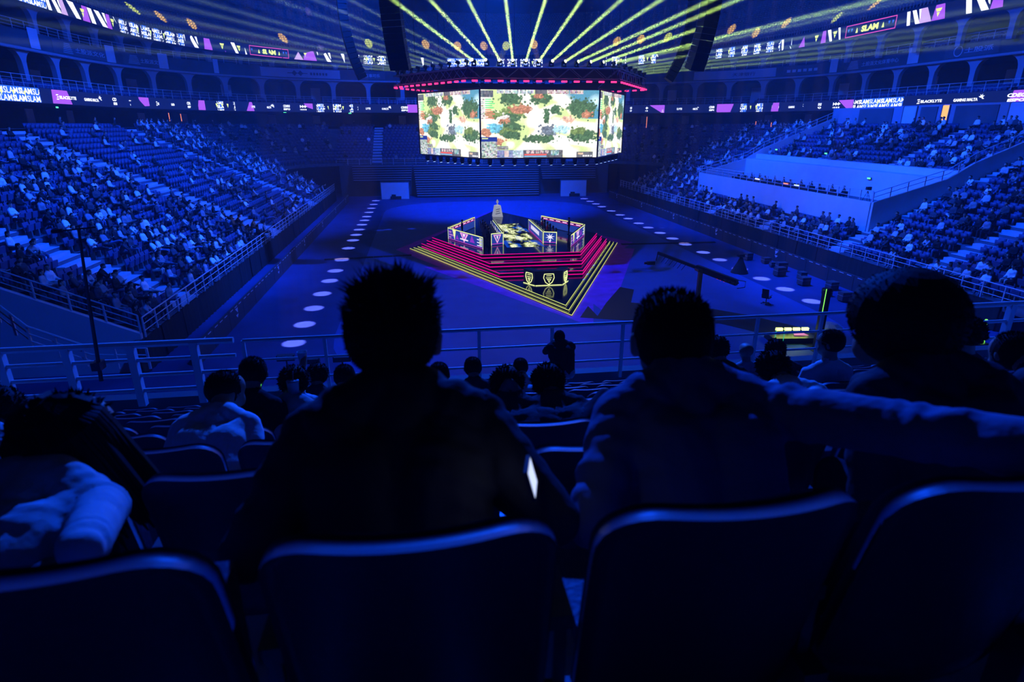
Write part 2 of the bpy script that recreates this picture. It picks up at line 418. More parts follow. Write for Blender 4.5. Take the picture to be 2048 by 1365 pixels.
# ------------------------------------------------------------------ concourse, balconies and upper tier
R1 = rr_path(52, 59, 36, 1.5, 13, 64)       # lower ribbon line
R2 = rr_path(54, 87, 50, 1.5, 12, 64)       # upper ribbon line
R3 = rr_path(55, 62, 38, 1.5, 13, 64)       # level three fascia line
YM = 25.0
RC = rr_path(46.5, 64, 28, 1.5, 10, 64)
struct(sweep('concourse_floor', RC, [(0, 11.6), (26, 11.6)], M_CONC, ymin=YM))
RW = rr_path(60, 76, 40, 1.5, 13, 64)
struct(sweep('wall_concourse', RW, [(0, 11.6), (0, 14.3)], M_DARK, ymin=YM))
struct(sweep('balcony_lower', R1, [(20, 14.05), (0.05, 14.05), (0.05, 15.6), (0.6, 15.6), (0.6, 15.2), (20, 15.2)], [M_DARK, M_DARK, M_CONC], ymin=YM))
struct(sweep('wall_balcony_lower', R1, [(11, 15.2), (11, 19.7)], M_DARK, ymin=YM))
struct(sweep('balcony_middle', R3, [(34, 19.55), (0.0, 19.55), (-0.25, 19.55), (-0.25, 19.85), (0.0, 19.85), (0.0, 21.6), (.4, 21.6), (.4, 21.2), (34, 21.2)], [M_DARK, M_COL], [0, 1, 1, 1, 0, 0, 0, 0], ymin=YM))
struct(sweep('wall_balcony_middle', R2, [(14, 21.2), (14, 24.6)], M_DARK, ymin=YM))
struct(sweep('balcony_upper', R2, [(24, 24.4), (0.05, 24.4), (0.05, 26.4), (1.2, 26.4)], M_DARK, ymin=YM))
UP = [(1.2, 26.4)]
for i in range(22): UP += [(1.2+.85*i, 26.4+.52*(i+1)), (1.2+.85*(i+1), 26.4+.52*(i+1))]
struct(sweep('stand_upper', R2, UP, M_DARK, ymin=YM))
struct(sweep('wall_upper', R2, [(20.5, 37.0), (20.5, 44.0)], M_DARK, ymin=YM))
mb = MB(); mb.box((-75, -45, 44), (95, 205, 44.4)); struct(mb.build('ceiling', mat('roof_black', (.008, .008, .01), .9, .05)))

def column_mesh(h, w=.38, rr=1.5, t=.55):
    pts = [(w, 0), (w, h-rr)]
    for i in range(1, 6):
        a = R(180-18*i); pts.append((w+rr+rr*math.cos(a), h-rr+rr*math.sin(a)))
    pts.append((w+rr, h)); pts = pts+[(-x, z) for x, z in reversed(pts)]
    n = len(pts); b = MB()
    b.add([(x, -t/2, z) for x, z in pts]+[(x, t/2, z) for x, z in pts], [tuple(range(n)), tuple(reversed(range(n, 2*n)))]+[(i, i+n, (i+1) % n+n, (i+1) % n) for i in range(n)])
    return b.mesh('column', M_COL)
def seen(p, mx=120, my=140):
    v = np.asarray(p, float)-_C
    if v@_F < .2: return False
    x, y = proj(p); return -mx < x < 2048+mx and -my < y < 1365+my
for P, off, z0, z1, sp in ((R3, 0.6, 15.2, 19.6, 6.4), (R2, 1.2, 21.2, 24.45, 7.0)):
    me = column_mesh(z1-z0)
    for x, y, nx, ny, s in sample_path(P, sp, 2.0):
        p = (x+nx*off, y+ny*off, z0)
        if seen(p): struct(link_mesh('column', me, None, p, math.atan2(ny, nx)+math.pi/2))
# pale wall panels seen through the openings and pale service doors on the concourse
pm = MB(); pm.box((-.9, -.05, 0), (.9, .05, 3.4)); pme = pm.mesh('panel', M_WHITE)
wb = bpy.data.objects['wall_balcony_lower']
for x, y, nx, ny, s in sample_path(R1, 12.8, 5.0):
    p = (x+nx*10.9, y+ny*10.9, 15.3)
    if seen(p): link_mesh('wall_panel', pme, wb, p, math.atan2(ny, nx)+math.pi/2)
wb = bpy.data.objects['wall_balcony_middle']
for x, y, nx, ny, s in sample_path(R2, 14.0, 5.0):
    p = (x+nx*13.9, y+ny*13.9, 21.2)
    if seen(p): link_mesh('wall_panel', pme, wb, p, math.atan2(ny, nx)+math.pi/2)
pm = MB(); pm.box((-.75, -.06, 0), (.75, .06, 2.2)); pme = pm.mesh('panel', M_WHITE)
wb = bpy.data.objects['wall_concourse']
for i, (x, y, nx, ny, s) in enumerate(sample_path(RW, 9.0, 3.0)):
    p = (x-nx*.1, y-ny*.1, 11.6)
    if seen(p) and i % 3: link_mesh('service_door', pme, wb, p, math.atan2(ny, nx)+math.pi/2)
def path_railing(name, P, off, z, h, label, post=1.7):
    S = [q for q in sample_path(P, 1.7, 0.5) if seen((q[0], q[1], z), 60, 90)]
    railing(name, [(q[0]+q[2]*off, q[1]+q[3]*off, z) for q in S], h, label, post=post, r=.025, postr=.03)
path_railing('balcony_railing', R1, .3, 15.6, 1.15, 'pale railing running above the lower sponsor ribbon board', 1.7)
path_railing('balcony_railing', R3, .2, 21.6, 1.0, 'pale railing above the lettered parapet of the middle balcony', 2.2)
railing('vip_back_railing', [(56.8, 30, 11.6), (56.8, 46.9, 11.6)], 1.0, 'pale railing behind the top row beside the near press parapet', post=1.8)
# warm lit doorway and pale door panels at the back of the VIP seats
for i, (y, wdt, m, lab) in enumerate(((62.2, .9, 'lit', None), (66.8, 2.0, 'w', None), (53.0, 2.0, 'w', None))):
    mm = M_WHITE if m == 'w' else emat('warm_doorway', (1.0, .55, .12), 1.2)
    b = MB(); b.box((57.4, y, 11.6), (57.5, y+wdt, 14.0)); o = struct(b.build('door_%d' % (i+3), mm))
    b = MB(); b.box((57.35, y-.1, 11.6), (57.5, y, 14.05)); b.box((57.35, y+wdt, 11.6), (57.5, y+wdt+.1, 14.05)); b.build('door_frame', M_STEELD, o)
b = MB(); b.box((57.5, 48, 11.6), (57.8, 82, 14.1)); struct(b.build('wall_vip', mat('vip_wall', (.3, .32, .38), .7)))

for y0_, y1_ in ((48.5, 52.2), (56.2, 61.4), (63.8, 66.2), (70.5, 76.5)):
    b = MB(); b.box((57.42, y0_, 11.6), (57.49, y1_, 13.9)); o = b.build('dark_panel', M_DARK, bpy.data.objects['wall_vip'])
# far seats as one uncountable mass is added with the seats below

# ------------------------------------------------------------------ LED ribbon boards
E_NAVY = emat('led_navy', (.008, .02, .16), 0.55)
E_BLUE = emat('led_blue', (.03, .15, .85), 1.2)
E_WHITE = emat('led_white', (.80, .85, 1.0), 1.7)
E_PURP = emat('led_purple', (.40, .10, .85), 1.2)
E_PINK = emat('led_pink', (1.0, .12, .55), 1.0)
E_LILAC = emat('led_lilac', (.75, .5, 1.0), 1.0)
E_YEL = emat('led_yellow', (.75, .95, .22), 1.5)

class Ribbon:
    def __init__(s, P, z0, z1, off=-.06):
        s.P, s.z0, s.z1, s.off = P, z0, z1, off
        m = np.array([seen((p[0], p[1], z0), 400, 900) for p in P]); s.m = m
        px = np.array([proj((p[0]+p[2]*off, p[1]+p[3]*off, (z0+z1)/2))[0] if k else np.nan for p, k in zip(P, m)])
        ok = ~np.isnan(px); s.px, s.ps = px[ok], P[ok, 4]
        o = np.argsort(s.px); s.px, s.ps = s.px[o], s.ps[o]
    def u(s, x): return float(np.interp(x, s.px, s.ps))
    def pt(s, u, v, d=0.0):
        c = [np.interp(u, s.P[:, 4], s.P[:, i]) for i in range(4)]; n = math.hypot(c[2], c[3])
        o = s.off-d; return (c[0]+c[2]/n*o, c[1]+c[3]/n*o, s.z0+(s.z1-s.z0)*v)
    def poly(s, mb, pts, d=.01, mi=0):    # polygon in (u, v)
        mb.add([s.pt(u, v, d) for u, v in pts], [tuple(range(len(pts)))], mi)
    def rect(s, mb, u0, u1, v0=0., v1=1., d=.01, mi=0, sk=0.0):
        n = max(1, int(abs(u1-u0)/1.5)+1)
        for i in range(n):
            a, b = u0+(u1-u0)*i/n, u0+(u1-u0)*(i+1)/n
            s.poly(mb, [(a, v0), (b, v0), (b+sk, v1), (a+sk, v1)], d, mi)
    def text(s, mb, t, u0, u1, v0, v1, bold=.02, shear=0., d=.02, mi=0):
        V, Fs, asp = text_unit(t, bold, shear)
        mb.add([s.pt(u0+(u1-u0)*a, v0+(v1-v0)*b, d) for a, b in V], Fs, mi)
rib1 = Ribbon(R1, 14.12, 15.58); rib2 = Ribbon(R2, 24.5, 26.35)
def base_board(name, rb, label):
    root = empty(name, rb.pt(float(np.median(rb.ps)), 0), 0, label, 'led board'); inv = root.location.copy()
    us = np.arange(rb.ps.min(), rb.ps.max(), 3.0); mb = MB()
    for a, b in zip(us[:-1], us[1:]): rb.poly(mb, [(a, 0), (b, 0), (b, 1), (a, 1)], 0)
    return root, mb
def put(root, mb, name, mats):
    o = link_mesh(name, mb.mesh(name, mats), root); o.matrix_parent_inverse = Matrix.Translation(-root.location)
    if name != 'board_face' and name != 'cloth': o['kind'] = 'stuff'
    return o
rb_lo, mb = base_board('ribbon_board', rib1, 'long curved lower sponsor ribbon board around the hall'); put(rb_lo, mb, 'board_face', E_NAVY)
rb_hi, mb = base_board('ribbon_board', rib2, 'long curved upper ribbon board lettered SLAM below the top tier'); put(rb_hi, mb, 'board_face', E_NAVY)

def clip_poly(P, u0, u1, v0, v1):
    for ax, lim, sg in ((0, u0, 1), (0, u1, -1), (1, v0, 1), (1, v1, -1)):
        Q = []
        for i in range(len(P)):
            a, b = P[i], P[(i+1) % len(P)]; da, db = (a[ax]-lim)*sg, (b[ax]-lim)*sg
            if da >= 0: Q.append(a)
            if da*db < 0: t = da/(da-db); Q.append((a[0]+(b[0]-a[0])*t, a[1]+(b[1]-a[1])*t))
        P = Q
        if len(P) < 3: return []
    return P
def slam_block(rb, root, x0, x1, rows=2.4, seed=0, bg=True):
    u0, u1 = rb.u(x0), rb.u(x1); L = u1-u0; hgt = rb.z1-rb.z0; mb = MB()
    if bg: rb.rect(mb, u0, u1, 0.02, .98, .01, 0)
    rh = 1.0/rows; wd = rh*hgt*3.3
    r_ = 0; v = -rh*.45*(seed % 2)
    while v < .95:
        off = -(.55 if (r_+seed) % 2 else .05)*wd; k = 0
        while u0+off+k*wd < u1:
            a, b = u0+off+k*wd, u0+off+(k+.95)*wd; va, vb = v+.08*rh, v+.92*rh
            V, Fs, asp = text_unit('SLAM', .01 if (k+r_) % 2 else .045)
            for f in Fs:
                P = clip_poly([(a+(b-a)*V[i, 0], va+(vb-va)*V[i, 1]) for i in f], u0, u1, .02, .98)
                if P: rb.poly(mb, P, .02, 1)
            k += 1
        v += rh; r_ += 1
    for q in range(3):      # small yellow pennants
        uu = u0+L*(.3+.2*q); rb.poly(mb, [(uu, .72), (uu+.12*hgt*2, .72), (uu+.12*hgt, .30)], .03, 2)
    put(root, mb, 'slam_lettering', [E_BLUE, E_WHITE, E_YEL])
def word(rb, root, t, x0, x1, v0=.33, v1=.62, bold=.045, name='sponsor_lettering', shear=0., m=None):
    mb = MB(); rb.text(mb, t, rb.u(x0), rb.u(x1), v0, v1, bold, shear); put(root, mb, name, m or E_WHITE)
def blacklyte(rb, root, x0, x1):
    mb = MB(); u0, u1 = rb.u(x0), rb.u(x1); L = u1-u0
    for i, (a, b) in enumerate(((.30, .38), (.45, .53), (.60, .68))): rb.poly(mb, [(u0+.03*L*(i % 2), a), (u0+.11*L, a), (u0+.13*L, b), (u0+.03*L*(i % 2)+.02*L, b)], .02)
    rb.text(mb, 'BLACKLYTE', u0+.16*L, u1, .36, .60, .05); put(root, mb, 'sponsor_lettering', E_WHITE)
def gaming(rb, root, x0, x1):
    mb = MB(); u0, u1 = rb.u(x0), rb.u(x1); L = u1-u0
    rb.text(mb, 'GAMING MALTA', u0, u0+.80*L, .34, .58, .045)
    for a in (30, 75, 120, 160, -20):      # leaf-like burst
        h = (rb.z1-rb.z0); c, s_ = math.cos(R(a)), math.sin(R(a)); cu, cv = u0+.9*L, .58; l_ = .3
        rb.poly(mb, [(cu, cv), (cu+(c*.6-s_*.25)*l_*h*.6, cv+(s_*.6+c*.25)*l_*.8), (cu+c*l_*h, cv+s_*l_), (cu+(c*.6+s_*.25)*l_*h*.6, cv+(s_*.6-c*.25)*l_*.8)], .02)
    put(root, mb, 'sponsor_lettering', E_WHITE)
def cdeg(rb, root, x0, x1):
    mb = MB(); u0, u1 = rb.u(x0), rb.u(x1)
    rb.text(mb, 'CDEG', u0, u1, .50, .78, .05, .15); rb.text(mb, 'ESPO', u0+.05*(u1-u0), u1, .18, .40, .05, .1); put(root, mb, 'sponsor_lettering', E_WHITE)
def wave(rb, root, x0, x1):
    mb = MB(); u0, u1 = rb.u(x0), rb.u(x1); L = u1-u0
    for c in (.22, .5, .78): rb.poly(mb, [(u0+(c-.15)*L, .62), (u0+c*L, .45), (u0+(c+.15)*L, .62), (u0+c*L, .80)], .02)
    rb.rect(mb, u0, u1, .60, .645, .02)
    for k in range(4): rb.rect(mb, u0+(.08+.23*k)*L, u0+(.23+.23*k)*L, .2, .34, .02)
    put(root, mb, 'sponsor_emblem', E_WHITE)
def trap(rb, root, x0, x1, sk0=.0, sk1=0., m=None, v0=0.02, v1=.98, name='purple_panel'):
    mb = MB(); u0, u1 = rb.u(x0), rb.u(x1); rb.poly(mb, [(u0, v0), (u1, v0), (u1+sk1*(u1-u0), v1), (u0+sk0*(u1-u0), v1)], .012); put(root, mb, name, m or E_PURP)
def vee(rb, root, x0, x1):
    mb = MB(); u0, u1 = rb.u(x0), rb.u(x1); L = u1-u0
    rb.poly(mb, [(u0, .98), (u0+.55*L, .02), (u1, .02), (u1, .98)], .012, 0)
    rb.poly(mb, [(u0+.35*L, .9), (u0+.75*L, .06), (u1-.03*L, .06), (u1-.1*L, .55)], .02, 1)
    put(root, mb, 'purple_panel', [E_PURP, E_LILAC])
for x0, x1, s_ in ((-40, 80, 0), (415, 470, 1), (633, 706, 1), (1472, 1527, 1), (1707, 1806, 0)): slam_block(rib1, rb_lo, x0, x1, 2.1 if s_ == 0 else 2.6, s_)
for x0, x1, a, b in ((103, 142, .06, -.15), (385, 410, .1, .0), (481, 508, .1, -.12), (815, 850, 0, 0), (1430, 1463, 0, .2), (1537, 1560, .3, 0), (2018, 2090, .1, 0)): trap(rib1, rb_lo, x0, x1, a, b)
for x0, x1 in ((275, 305), (608, 634), (1299, 1329), (1676, 1706)): vee(rib1, rb_lo, x0, x1)
for x0, x1 in ((112, 152), (312, 334), (486, 510), (715, 741), (1338, 1364), (1541, 1566), (1834, 1884)): blacklyte(rib1, rb_lo, x0, x1)
for x0, x1 in ((168, 204), (342, 363), (520, 548), (754, 783), (1374, 1401), (1577, 1606), (1907, 1969)): gaming(rib1, rb_lo, x0, x1)
for x0, x1 in ((225, 241), (374, 385), (566, 580), (802, 816), (1250, 1264), (1418, 1431), (1626, 1643), (2014, 2052)): cdeg(rib1, rb_lo, x0, x1)
for x0, x1 in ((258, 275), (597, 614), (1281, 1297), (1662, 1681)): wave(rib1, rb_lo, x0, x1)
# upper board
def enn(rb, root, x0, x1, m=None):       # slanted N-shaped white shards
    mb = MB(); u0, u1 = rb.u(x0), rb.u(x1); L = u1-u0
    rb.poly(mb, [(u0, .97), (u0+.22*L, .97), (u0+.36*L, .03), (u0+.14*L, .03)], .012)
    rb.poly(mb, [(u0+.36*L, .97), (u0+.62*L, .97), (u1, .03), (u0+.72*L, .03)], .014)
    rb.poly(mb, [(u0+.80*L, .97), (u0+.95*L, .97), (u1, .3), (u0+.92*L, .45)], .016)
    put(root, mb, 'white_shard', m or E_WHITE)
def shard(rb, root, x0, x1, flip=False):
    mb = MB(); u0, u1 = rb.u(x0), rb.u(x1); L = u1-u0
    rb.poly(mb, [(u0, .97), (u0+(.55 if not flip else .3)*L, .97), (u1, .03), (u0+.6*L, .03)], .012); put(root, mb, 'white_shard', E_WHITE)
def pennant(rb, root, x):
    mb = MB(); u = rb.u(x); w = .5
    rb.poly(mb, [(u-w, .75), (u+w, .75), (u+.6*w, .55), (u-.6*w, .55)], .02); rb.poly(mb, [(u-.5*w, .5), (u+.5*w, .5), (u, .22)], .02); put(root, mb, 'pennant_emblem', E_YEL)
def slam_box(rb, root, x0, x1):
    mb = MB(); u0, u1 = rb.u(x0), rb.u(x1); L = u1-u0; t = .006*L
    rb.rect(mb, u0, u1, .04, .10, .02, 1); rb.rect(mb, u0, u1, .88, .94, .02, 1); rb.rect(mb, u0, u0+2*t, .04, .94, .02, 1); rb.rect(mb, u1-2*t, u1, .04, .94, .02, 1)
    rb.text(mb, 'SLAM', u0+.33*L, u0+.67*L, .26, .72, .06, mi=0)
    for c in (.24, .76): rb.poly(mb, [(u0+(c-.025)*L, .28), (u0+(c+.025)*L, .28), (u0+c*L, .68)], .02, 0)
    for c in (.06, .13, .87, .94): rb.poly(mb, [(u0+(c-.02)*L, .66), (u0+(c+.02)*L, .66), (u0+c*L, .4)], .02, 2)
    put(root, mb, 'framed_slam_sign', [E_YEL, E_PINK, E_BLUE])
for x0, x1, s_ in ((-60, 90, 0), (238, 367, 1), (710, 782, 0), (895, 975, 1), (1000, 1090, 0), (1212, 1252, 0), (1274, 1312, 1), (1410, 1561, 1)): slam_block(rib2, rb_hi, x0, x1, 2.7, s_)
for x0, x1 in ((89, 120), (176, 213), (368, 396), (634, 662), (842, 866), (1562, 1584), (1812, 1842), (1929, 1982)): enn(rib2, rb_hi, x0, x1)
for x0, x1 in ((135, 159), (228, 240), (462, 476), (482, 493), (682, 693), (1312, 1326), (1366, 1380), (1654, 1666), (1675, 1683), (2030, 2090)): shard(rib2, rb_hi, x0, x1)
for x0, x1 in ((163, 178), (212, 222), (404, 424), (449, 460), (606, 633), (1593, 1611), (1643, 1653), (1866, 1893), (1984, 2010)): trap(rib2, rb_hi, x0, x1, .15, -.2, E_PURP)
for x0, x1 in ((120, 133), (584, 606), (1840, 1866)): trap(rib2, rb_hi, x0, x1, .0, -.5, E_LILAC, name='lilac_flare')
for x in (165, 225, 444, 478, 612, 1633, 1670, 1877): pennant(rib2, rb_hi, x)
slam_box(rib2, rb_hi, 499, 577); slam_box(rib2, rb_hi, 1692, 1793)

# ------------------------------------------------------------------ cloth banners with Chinese lettering on the middle balcony parapet
rib3 = Ribbon(R3, 19.95, 21.5, -.05)
def banner(x0, x1, txt, t0, t1, label, pale, emblem=None):
    u0, u1 = rib3.u(x0), rib3.u(x1); p = rib3.pt((u0+u1)/2, 0); L = u1-u0
    root = empty('parapet_banner', p, 0, label, 'banner', 'banners on the middle parapet')
    mb = MB(); rib3.rect(mb, u0, u1, 0.03, .97, .0); put(root, mb, 'cloth', M_BANNER if pale else M_DARK)
    mb = MB()
    if txt: rib3.text(mb, txt, u0+t0*L, u0+t1*L, .28, .68, .015, d=.02)
    else:        # lettering too blurred to read: six separate marks
        for k in range(6): a = u0+(t0+(t1-t0)*k/6)*L; rib3.rect(mb, a, a+(t1-t0)*L*.11, .34, .62, .02)
    put(root, mb, 'lettering', M_BTEXT if pale else M_BTEXTL)
    if emblem == 'diamonds':
        mb = MB(); c = u0+L*(t0-.16)
        for k in (-.55, .55): rib3.poly(mb, [(c+k-.5, .5), (c+k, .2), (c+k+.5, .5), (c+k, .8)], .02)
        rib3.rect(mb, c-1.8, c+1.8, .46, .54, .02); put(root, mb, 'emblem', M_BTEXT)
    elif emblem == 'waves':
        mb = MB(); c = u0+L*(t0-.14)
        for k in range(6): rib3.rect(mb, c-1.2+.1*k, c+1.0-.08*k, .15+.13*k, .2+.13*k, .02)
        put(root, mb, 'emblem', M_BTEXTL)
    elif emblem == 'ring':
        mb = MB(); c = u0+L*(t0-.12)
        for k in range(16):
            a0, a1 = 2*math.pi*k/16, 2*math.pi*(k+1)/16
            rib3.poly(mb, [(c+.7*math.cos(a0), .5+.42*math.sin(a0)), (c+.7*math.cos(a1), .5+.42*math.sin(a1)), (c+.55*math.cos(a1), .5+.34*math.sin(a1)), (c+.55*math.cos(a0), .5+.34*math.sin(a0))], .02)
        put(root, mb, 'emblem', M_BTEXTL)
banner(521, 680, None, .62, .85, 'pale cloth banner with two dark diamonds on the middle parapet', True, 'diamonds')
banner(1388, 1552, '天津银行', .47, .75, 'pale cloth banner of a bank with dark Chinese letters', True)
banner(105, 215, '土股派文化', .42, .95, 'dark banner with wave lines beside a bright parapet door', False, 'waves')
banner(245, 330, '土股派文化', .42, .95, 'dark banner with wave lines between two pale parapet doors', False, 'waves')
banner(720, 770, '百事可乐', .2, .8, 'small dark banner with pale letters near the hanging speakers', False)
banner(1566, 1645, None, .1, .92, 'dark banner with small pale letters beside the pale bank banner', False)
banner(1690, 1800, '土股派文化体育中心', .3, .98, 'dark banner with wave lines and a long row of letters', False, 'waves')
banner(1890, 2000, '土股派', .38, .9, 'dark banner with a ring emblem and three letters', False, 'ring')
for x0, x1 in ((58, 78), (212, 230), (317, 336), (427, 437), (1660, 1675), (1816, 1838)):
    u0, u1 = rib3.u(x0), rib3.u(x1); mb = MB(); rib3.rect(mb, u0, u1, 0, 1.35, .03)
    o = mb.build('parapet_gate', M_WHITE); struct(o)

# ------------------------------------------------------------------ seats of the bowl
def seat_geo():
    b = MB(); T = Matrix.Rotation(R(12), 4, 'X')       # faces -Y (towards the arena when rotated)
    M1 = Matrix.Translation((0, .16, .42)) @ Matrix.Rotation(R(-10), 4, 'X')
    b.box((-.235, -.03, 0), (.235, .03, .46), 0, M1)
    M2 = Matrix.Translation((0, .10, .40)) @ Matrix.Rotation(R(8), 4, 'X')
    b.box((-.21, -.09, 0), (.21, -.02, .36), 0, M2)
    b.box((-.04, .0, 0), (.04, .2, .42), 0)
    return b
SG = seat_geo(); SSC = 1.25
SV = np.array(SG.v)*np.array([SSC, SSC, 1.06]); SF = np.array(SG.f)
def place_many(V, F, xs, ys, zs, angs):
    n = len(xs); c, s = np.cos(angs), np.sin(angs)
    X = V[None, :, 0]*c[:, None]-V[None, :, 1]*s[:, None]+xs[:, None]
    Y = V[None, :, 0]*s[:, None]+V[None, :, 1]*c[:, None]+ys[:, None]
    Z = np.broadcast_to(V[None, :, 2], X.shape)+zs[:, None]
    VV = np.stack([X, Y, Z], -1).reshape(-1, 3); FF = (F[None]+(np.arange(n)*len(V))[:, None, None]).reshape(-1, F.shape[1])
    return VV, FF
S = np.array(SEATS); k_ = S[:, 0].astype(int); ang = np.arctan2(S[:, 4], S[:, 3])-np.pi/2; zz = 1.8+RISE*S[:, 0]
vis = np.array([seen((a, b, c), 40, 40) for a, b, c in zip(S[:, 1], S[:, 2], zz)])
S, k_, ang, zz = S[vis], k_[vis], ang[vis], zz[vis]
dist = np.sqrt(S[:, 1]**2+S[:, 2]**2+(zz-12)**2)
def section(x, y):
    if y > 100: return 'far stand' if abs(x-10) < 24 else 'far corner stand'
    if x < 10:
        return ('crowded stand block next to the white end wall' if y < 49.8 else 'crowded stand block above the pale curved railing' if y < 61.8 else 'half-empty stand block' if y < 85 else 'distant crowded stand block beside the half-empty one')
    if 47 < y < 80.6: return 'seats above the press platform' if x > 45 else 'front rows below the press platform'
    return 'stand block beside the near press parapet' if y < 47 else 'distant stand block beyond the press platform'
def place_words(x, y):
    if x < 10 and y < 100: return '%s from the end wall' % nth(int((y-31.7)/.70)+1)
    if y > 100: return 'in the far stand'
    if y < 47: return '%s from the near parapet' % nth(int((46.6-y)/.70)+1)
    if y < 80.6: return '%s along %s the press platform' % (nth(int((y-47)/.70)+1), 'above' if x > 45 else 'below')
    return '%s beyond the far parapet' % nth(int((y-80.6)/.70)+1)
# individual seats: the largest in view; the rest one mass
NIND = 200
order = np.argsort(dist)[:NIND]; rest = np.ones(len(S), bool); rest[order] = False
bm_back = MB(); bm_back.box((-.235, -.03, 0), (.235, .03, .46), 0, Matrix.Translation((0, .16, .42)) @ Matrix.Rotation(R(-10), 4, 'X'))
bm_pan = MB(); bm_pan.box((-.21, -.09, 0), (.21, -.02, .36), 0, Matrix.Translation((0, .10, .40)) @ Matrix.Rotation(R(8), 4, 'X'))
bm_leg = MB(); bm_leg.box((-.04, .0, 0), (.04, .2, .42), 0)
me_b, me_p, me_l = bm_back.mesh('backrest', M_SEATFAR), bm_pan.mesh('seat', M_SEATFAR), bm_leg.mesh('leg', M_STEELD)
for i in order:
    sec = section(S[i, 1], S[i, 2])
    o = empty('stadium_seat', (S[i, 1], S[i, 2], zz[i]), ang[i], 'blue-grey tip-up seat in %s row, %s' % (nth(k_[i]+1), place_words(S[i, 1], S[i, 2])), 'seat', 'tip-up seats in the '+sec)
    o.scale = (SSC, SSC, 1.06)
    link_mesh('backrest', me_b, o); link_mesh('seat', me_p, o); link_mesh('leg', me_l, o)
VV, FF = place_many(SV, SF, S[rest, 1], S[rest, 2], zz[rest], ang[rest])
o = link_mesh('stadium_seats', big_mesh('stadium_seats', VV, FF, M_SEATFAR)); setp(o, 'rows of blue-grey tip-up seats filling the distant stands', 'seats', kind='stuff')
# upper tier and balcony seats, one mass each
xs, ys, zs, an = [], [], [], []
for i in range(22):
    P = R2.copy(); off = 1.2+.85*i+.45; P[:, 0] += P[:, 2]*off; P[:, 1] += P[:, 3]*off
    d = np.hypot(np.diff(P[:, 0]), np.diff(P[:, 1])); P[:, 4] = np.concatenate([[0], np.cumsum(d)])
    for x, y, nx, ny, s in sample_path(P, .62, .2):
        z = 26.4+.52*(i+1)
        if seen((x, y, z), 30, 30): xs.append(x); ys.append(y); zs.append(z); an.append(math.atan2(ny, nx)-math.pi/2)
VV, FF = place_many(SV, SF, np.array(xs), np.array(ys), np.array(zs), np.array(an))
o = link_mesh('upper_seats', big_mesh('upper_seats', VV, FF, M_SEATUP)); setp(o, 'rows of seats in the dark top tier above the upper ribbon board', 'seats', kind='stuff')
xs, ys, zs, an = [], [], [], []
for P0, o0, z0, nr in ((R1, 1.2, 15.2, 2), (R2, 2.4, 21.2, 3)):
    for i in range(nr):
        P = P0.copy(); off = o0+.9*i; P[:, 0] += P[:, 2]*off; P[:, 1] += P[:, 3]*off
        for x, y, nx, ny, s in sample_path(P, .62, .2):
            if seen((x, y, z0), 30, 30) and (s % 9) > 1.3: xs.append(x); ys.append(y); zs.append(z0+.3*i); an.append(math.atan2(ny, nx)-math.pi/2)
VV, FF = place_many(SV, SF, np.array(xs), np.array(ys), np.array(zs), np.array(an))
o = link_mesh('balcony_seats', big_mesh('balcony_seats', VV, FF, M_SEATFAR)); setp(o, 'short rows of dark seats behind the balcony railings', 'seats', kind='stuff')

# ------------------------------------------------------------------ floor graphics and ramps
M_GPURP = mat('purple_glow_vinyl', (0.36, 0.05, 0.72), 0.5, 0.3, noise=.2, nscale=1.0)  # vinyl graphic; glow of the magenta strips is painted into its purple
M_GBLK = mat('black_vinyl', (0.015, 0.015, 0.02), 0.5, 0.3)
mb = MB(); mb.prism([(9.6, 88.4), (-3.0, 61.2), (1.2, 52.6), (-.3, 53.0), (10.2, 34.4), (11.6, 39.4), (11.9, 36.4), (21.2, 58.2), (20.2, 58.6), (22.2, 61.6)], .012, .018)
mb.build('floor_graphic', M_GPURP, label='purple zigzag floor vinyl around the diamond stage, strip glow painted into its colour', cat='floor graphic')
pts = [onz(x, y, 0) for x, y in ((1160, 636), (1176, 613), (1195, 633), (1212, 607), (1240, 575), (1268, 580), (1262, 606), (1415, 617), (1495, 631), (1640, 665), (1640, 700), (1540, 672), (1440, 648), (1300, 645))]
mb = MB(); mb.prism([(p[0], p[1]) for p in reversed(pts)], .018, .024)
mb.build('floor_graphic', M_GBLK, label='black lightning-shaped vinyl graphic on the floor beside the purple one', cat='floor graphic')
for (x0, y0), (x1, y1), lab in (((-9.5, 57.3), (-1.4, 58.2), 'flat black cable ramp running from the stage to the half-empty stand'), ((20.6, 60.6), (31.0, 60.3), 'flat black cable ramp running from the stage towards the press side')):
    n = 9; root = empty('cable_ramp', (x0, y0, .024), 0, lab, 'cable ramp', 'cable ramps')
    for i in range(n):
        a = Vector((x0+(x1-x0)*i/n-x0, y0+(y1-y0)*i/n-y0, 0)); b = Vector((x0+(x1-x0)*(i+.97)/n-x0, y0+(y1-y0)*(i+.97)/n-y0, 0))
        d = (b-a).normalized(); s = Vector((-d.y, d.x, 0)); m_ = MB()
        prof = [(-.28, 0), (-.16, .07), (.16, .07), (.28, 0)]
        m_.add([p+s*o+Vector((0, 0, z)) for p in (a, b) for o, z in prof], [(0, 1, 2, 3), (7, 6, 5, 4), (0, 4, 5, 1), (1, 5, 6, 2), (2, 6, 7, 3), (3, 7, 4, 0)]); m_.build('ramp_module', M_GBLK, root)

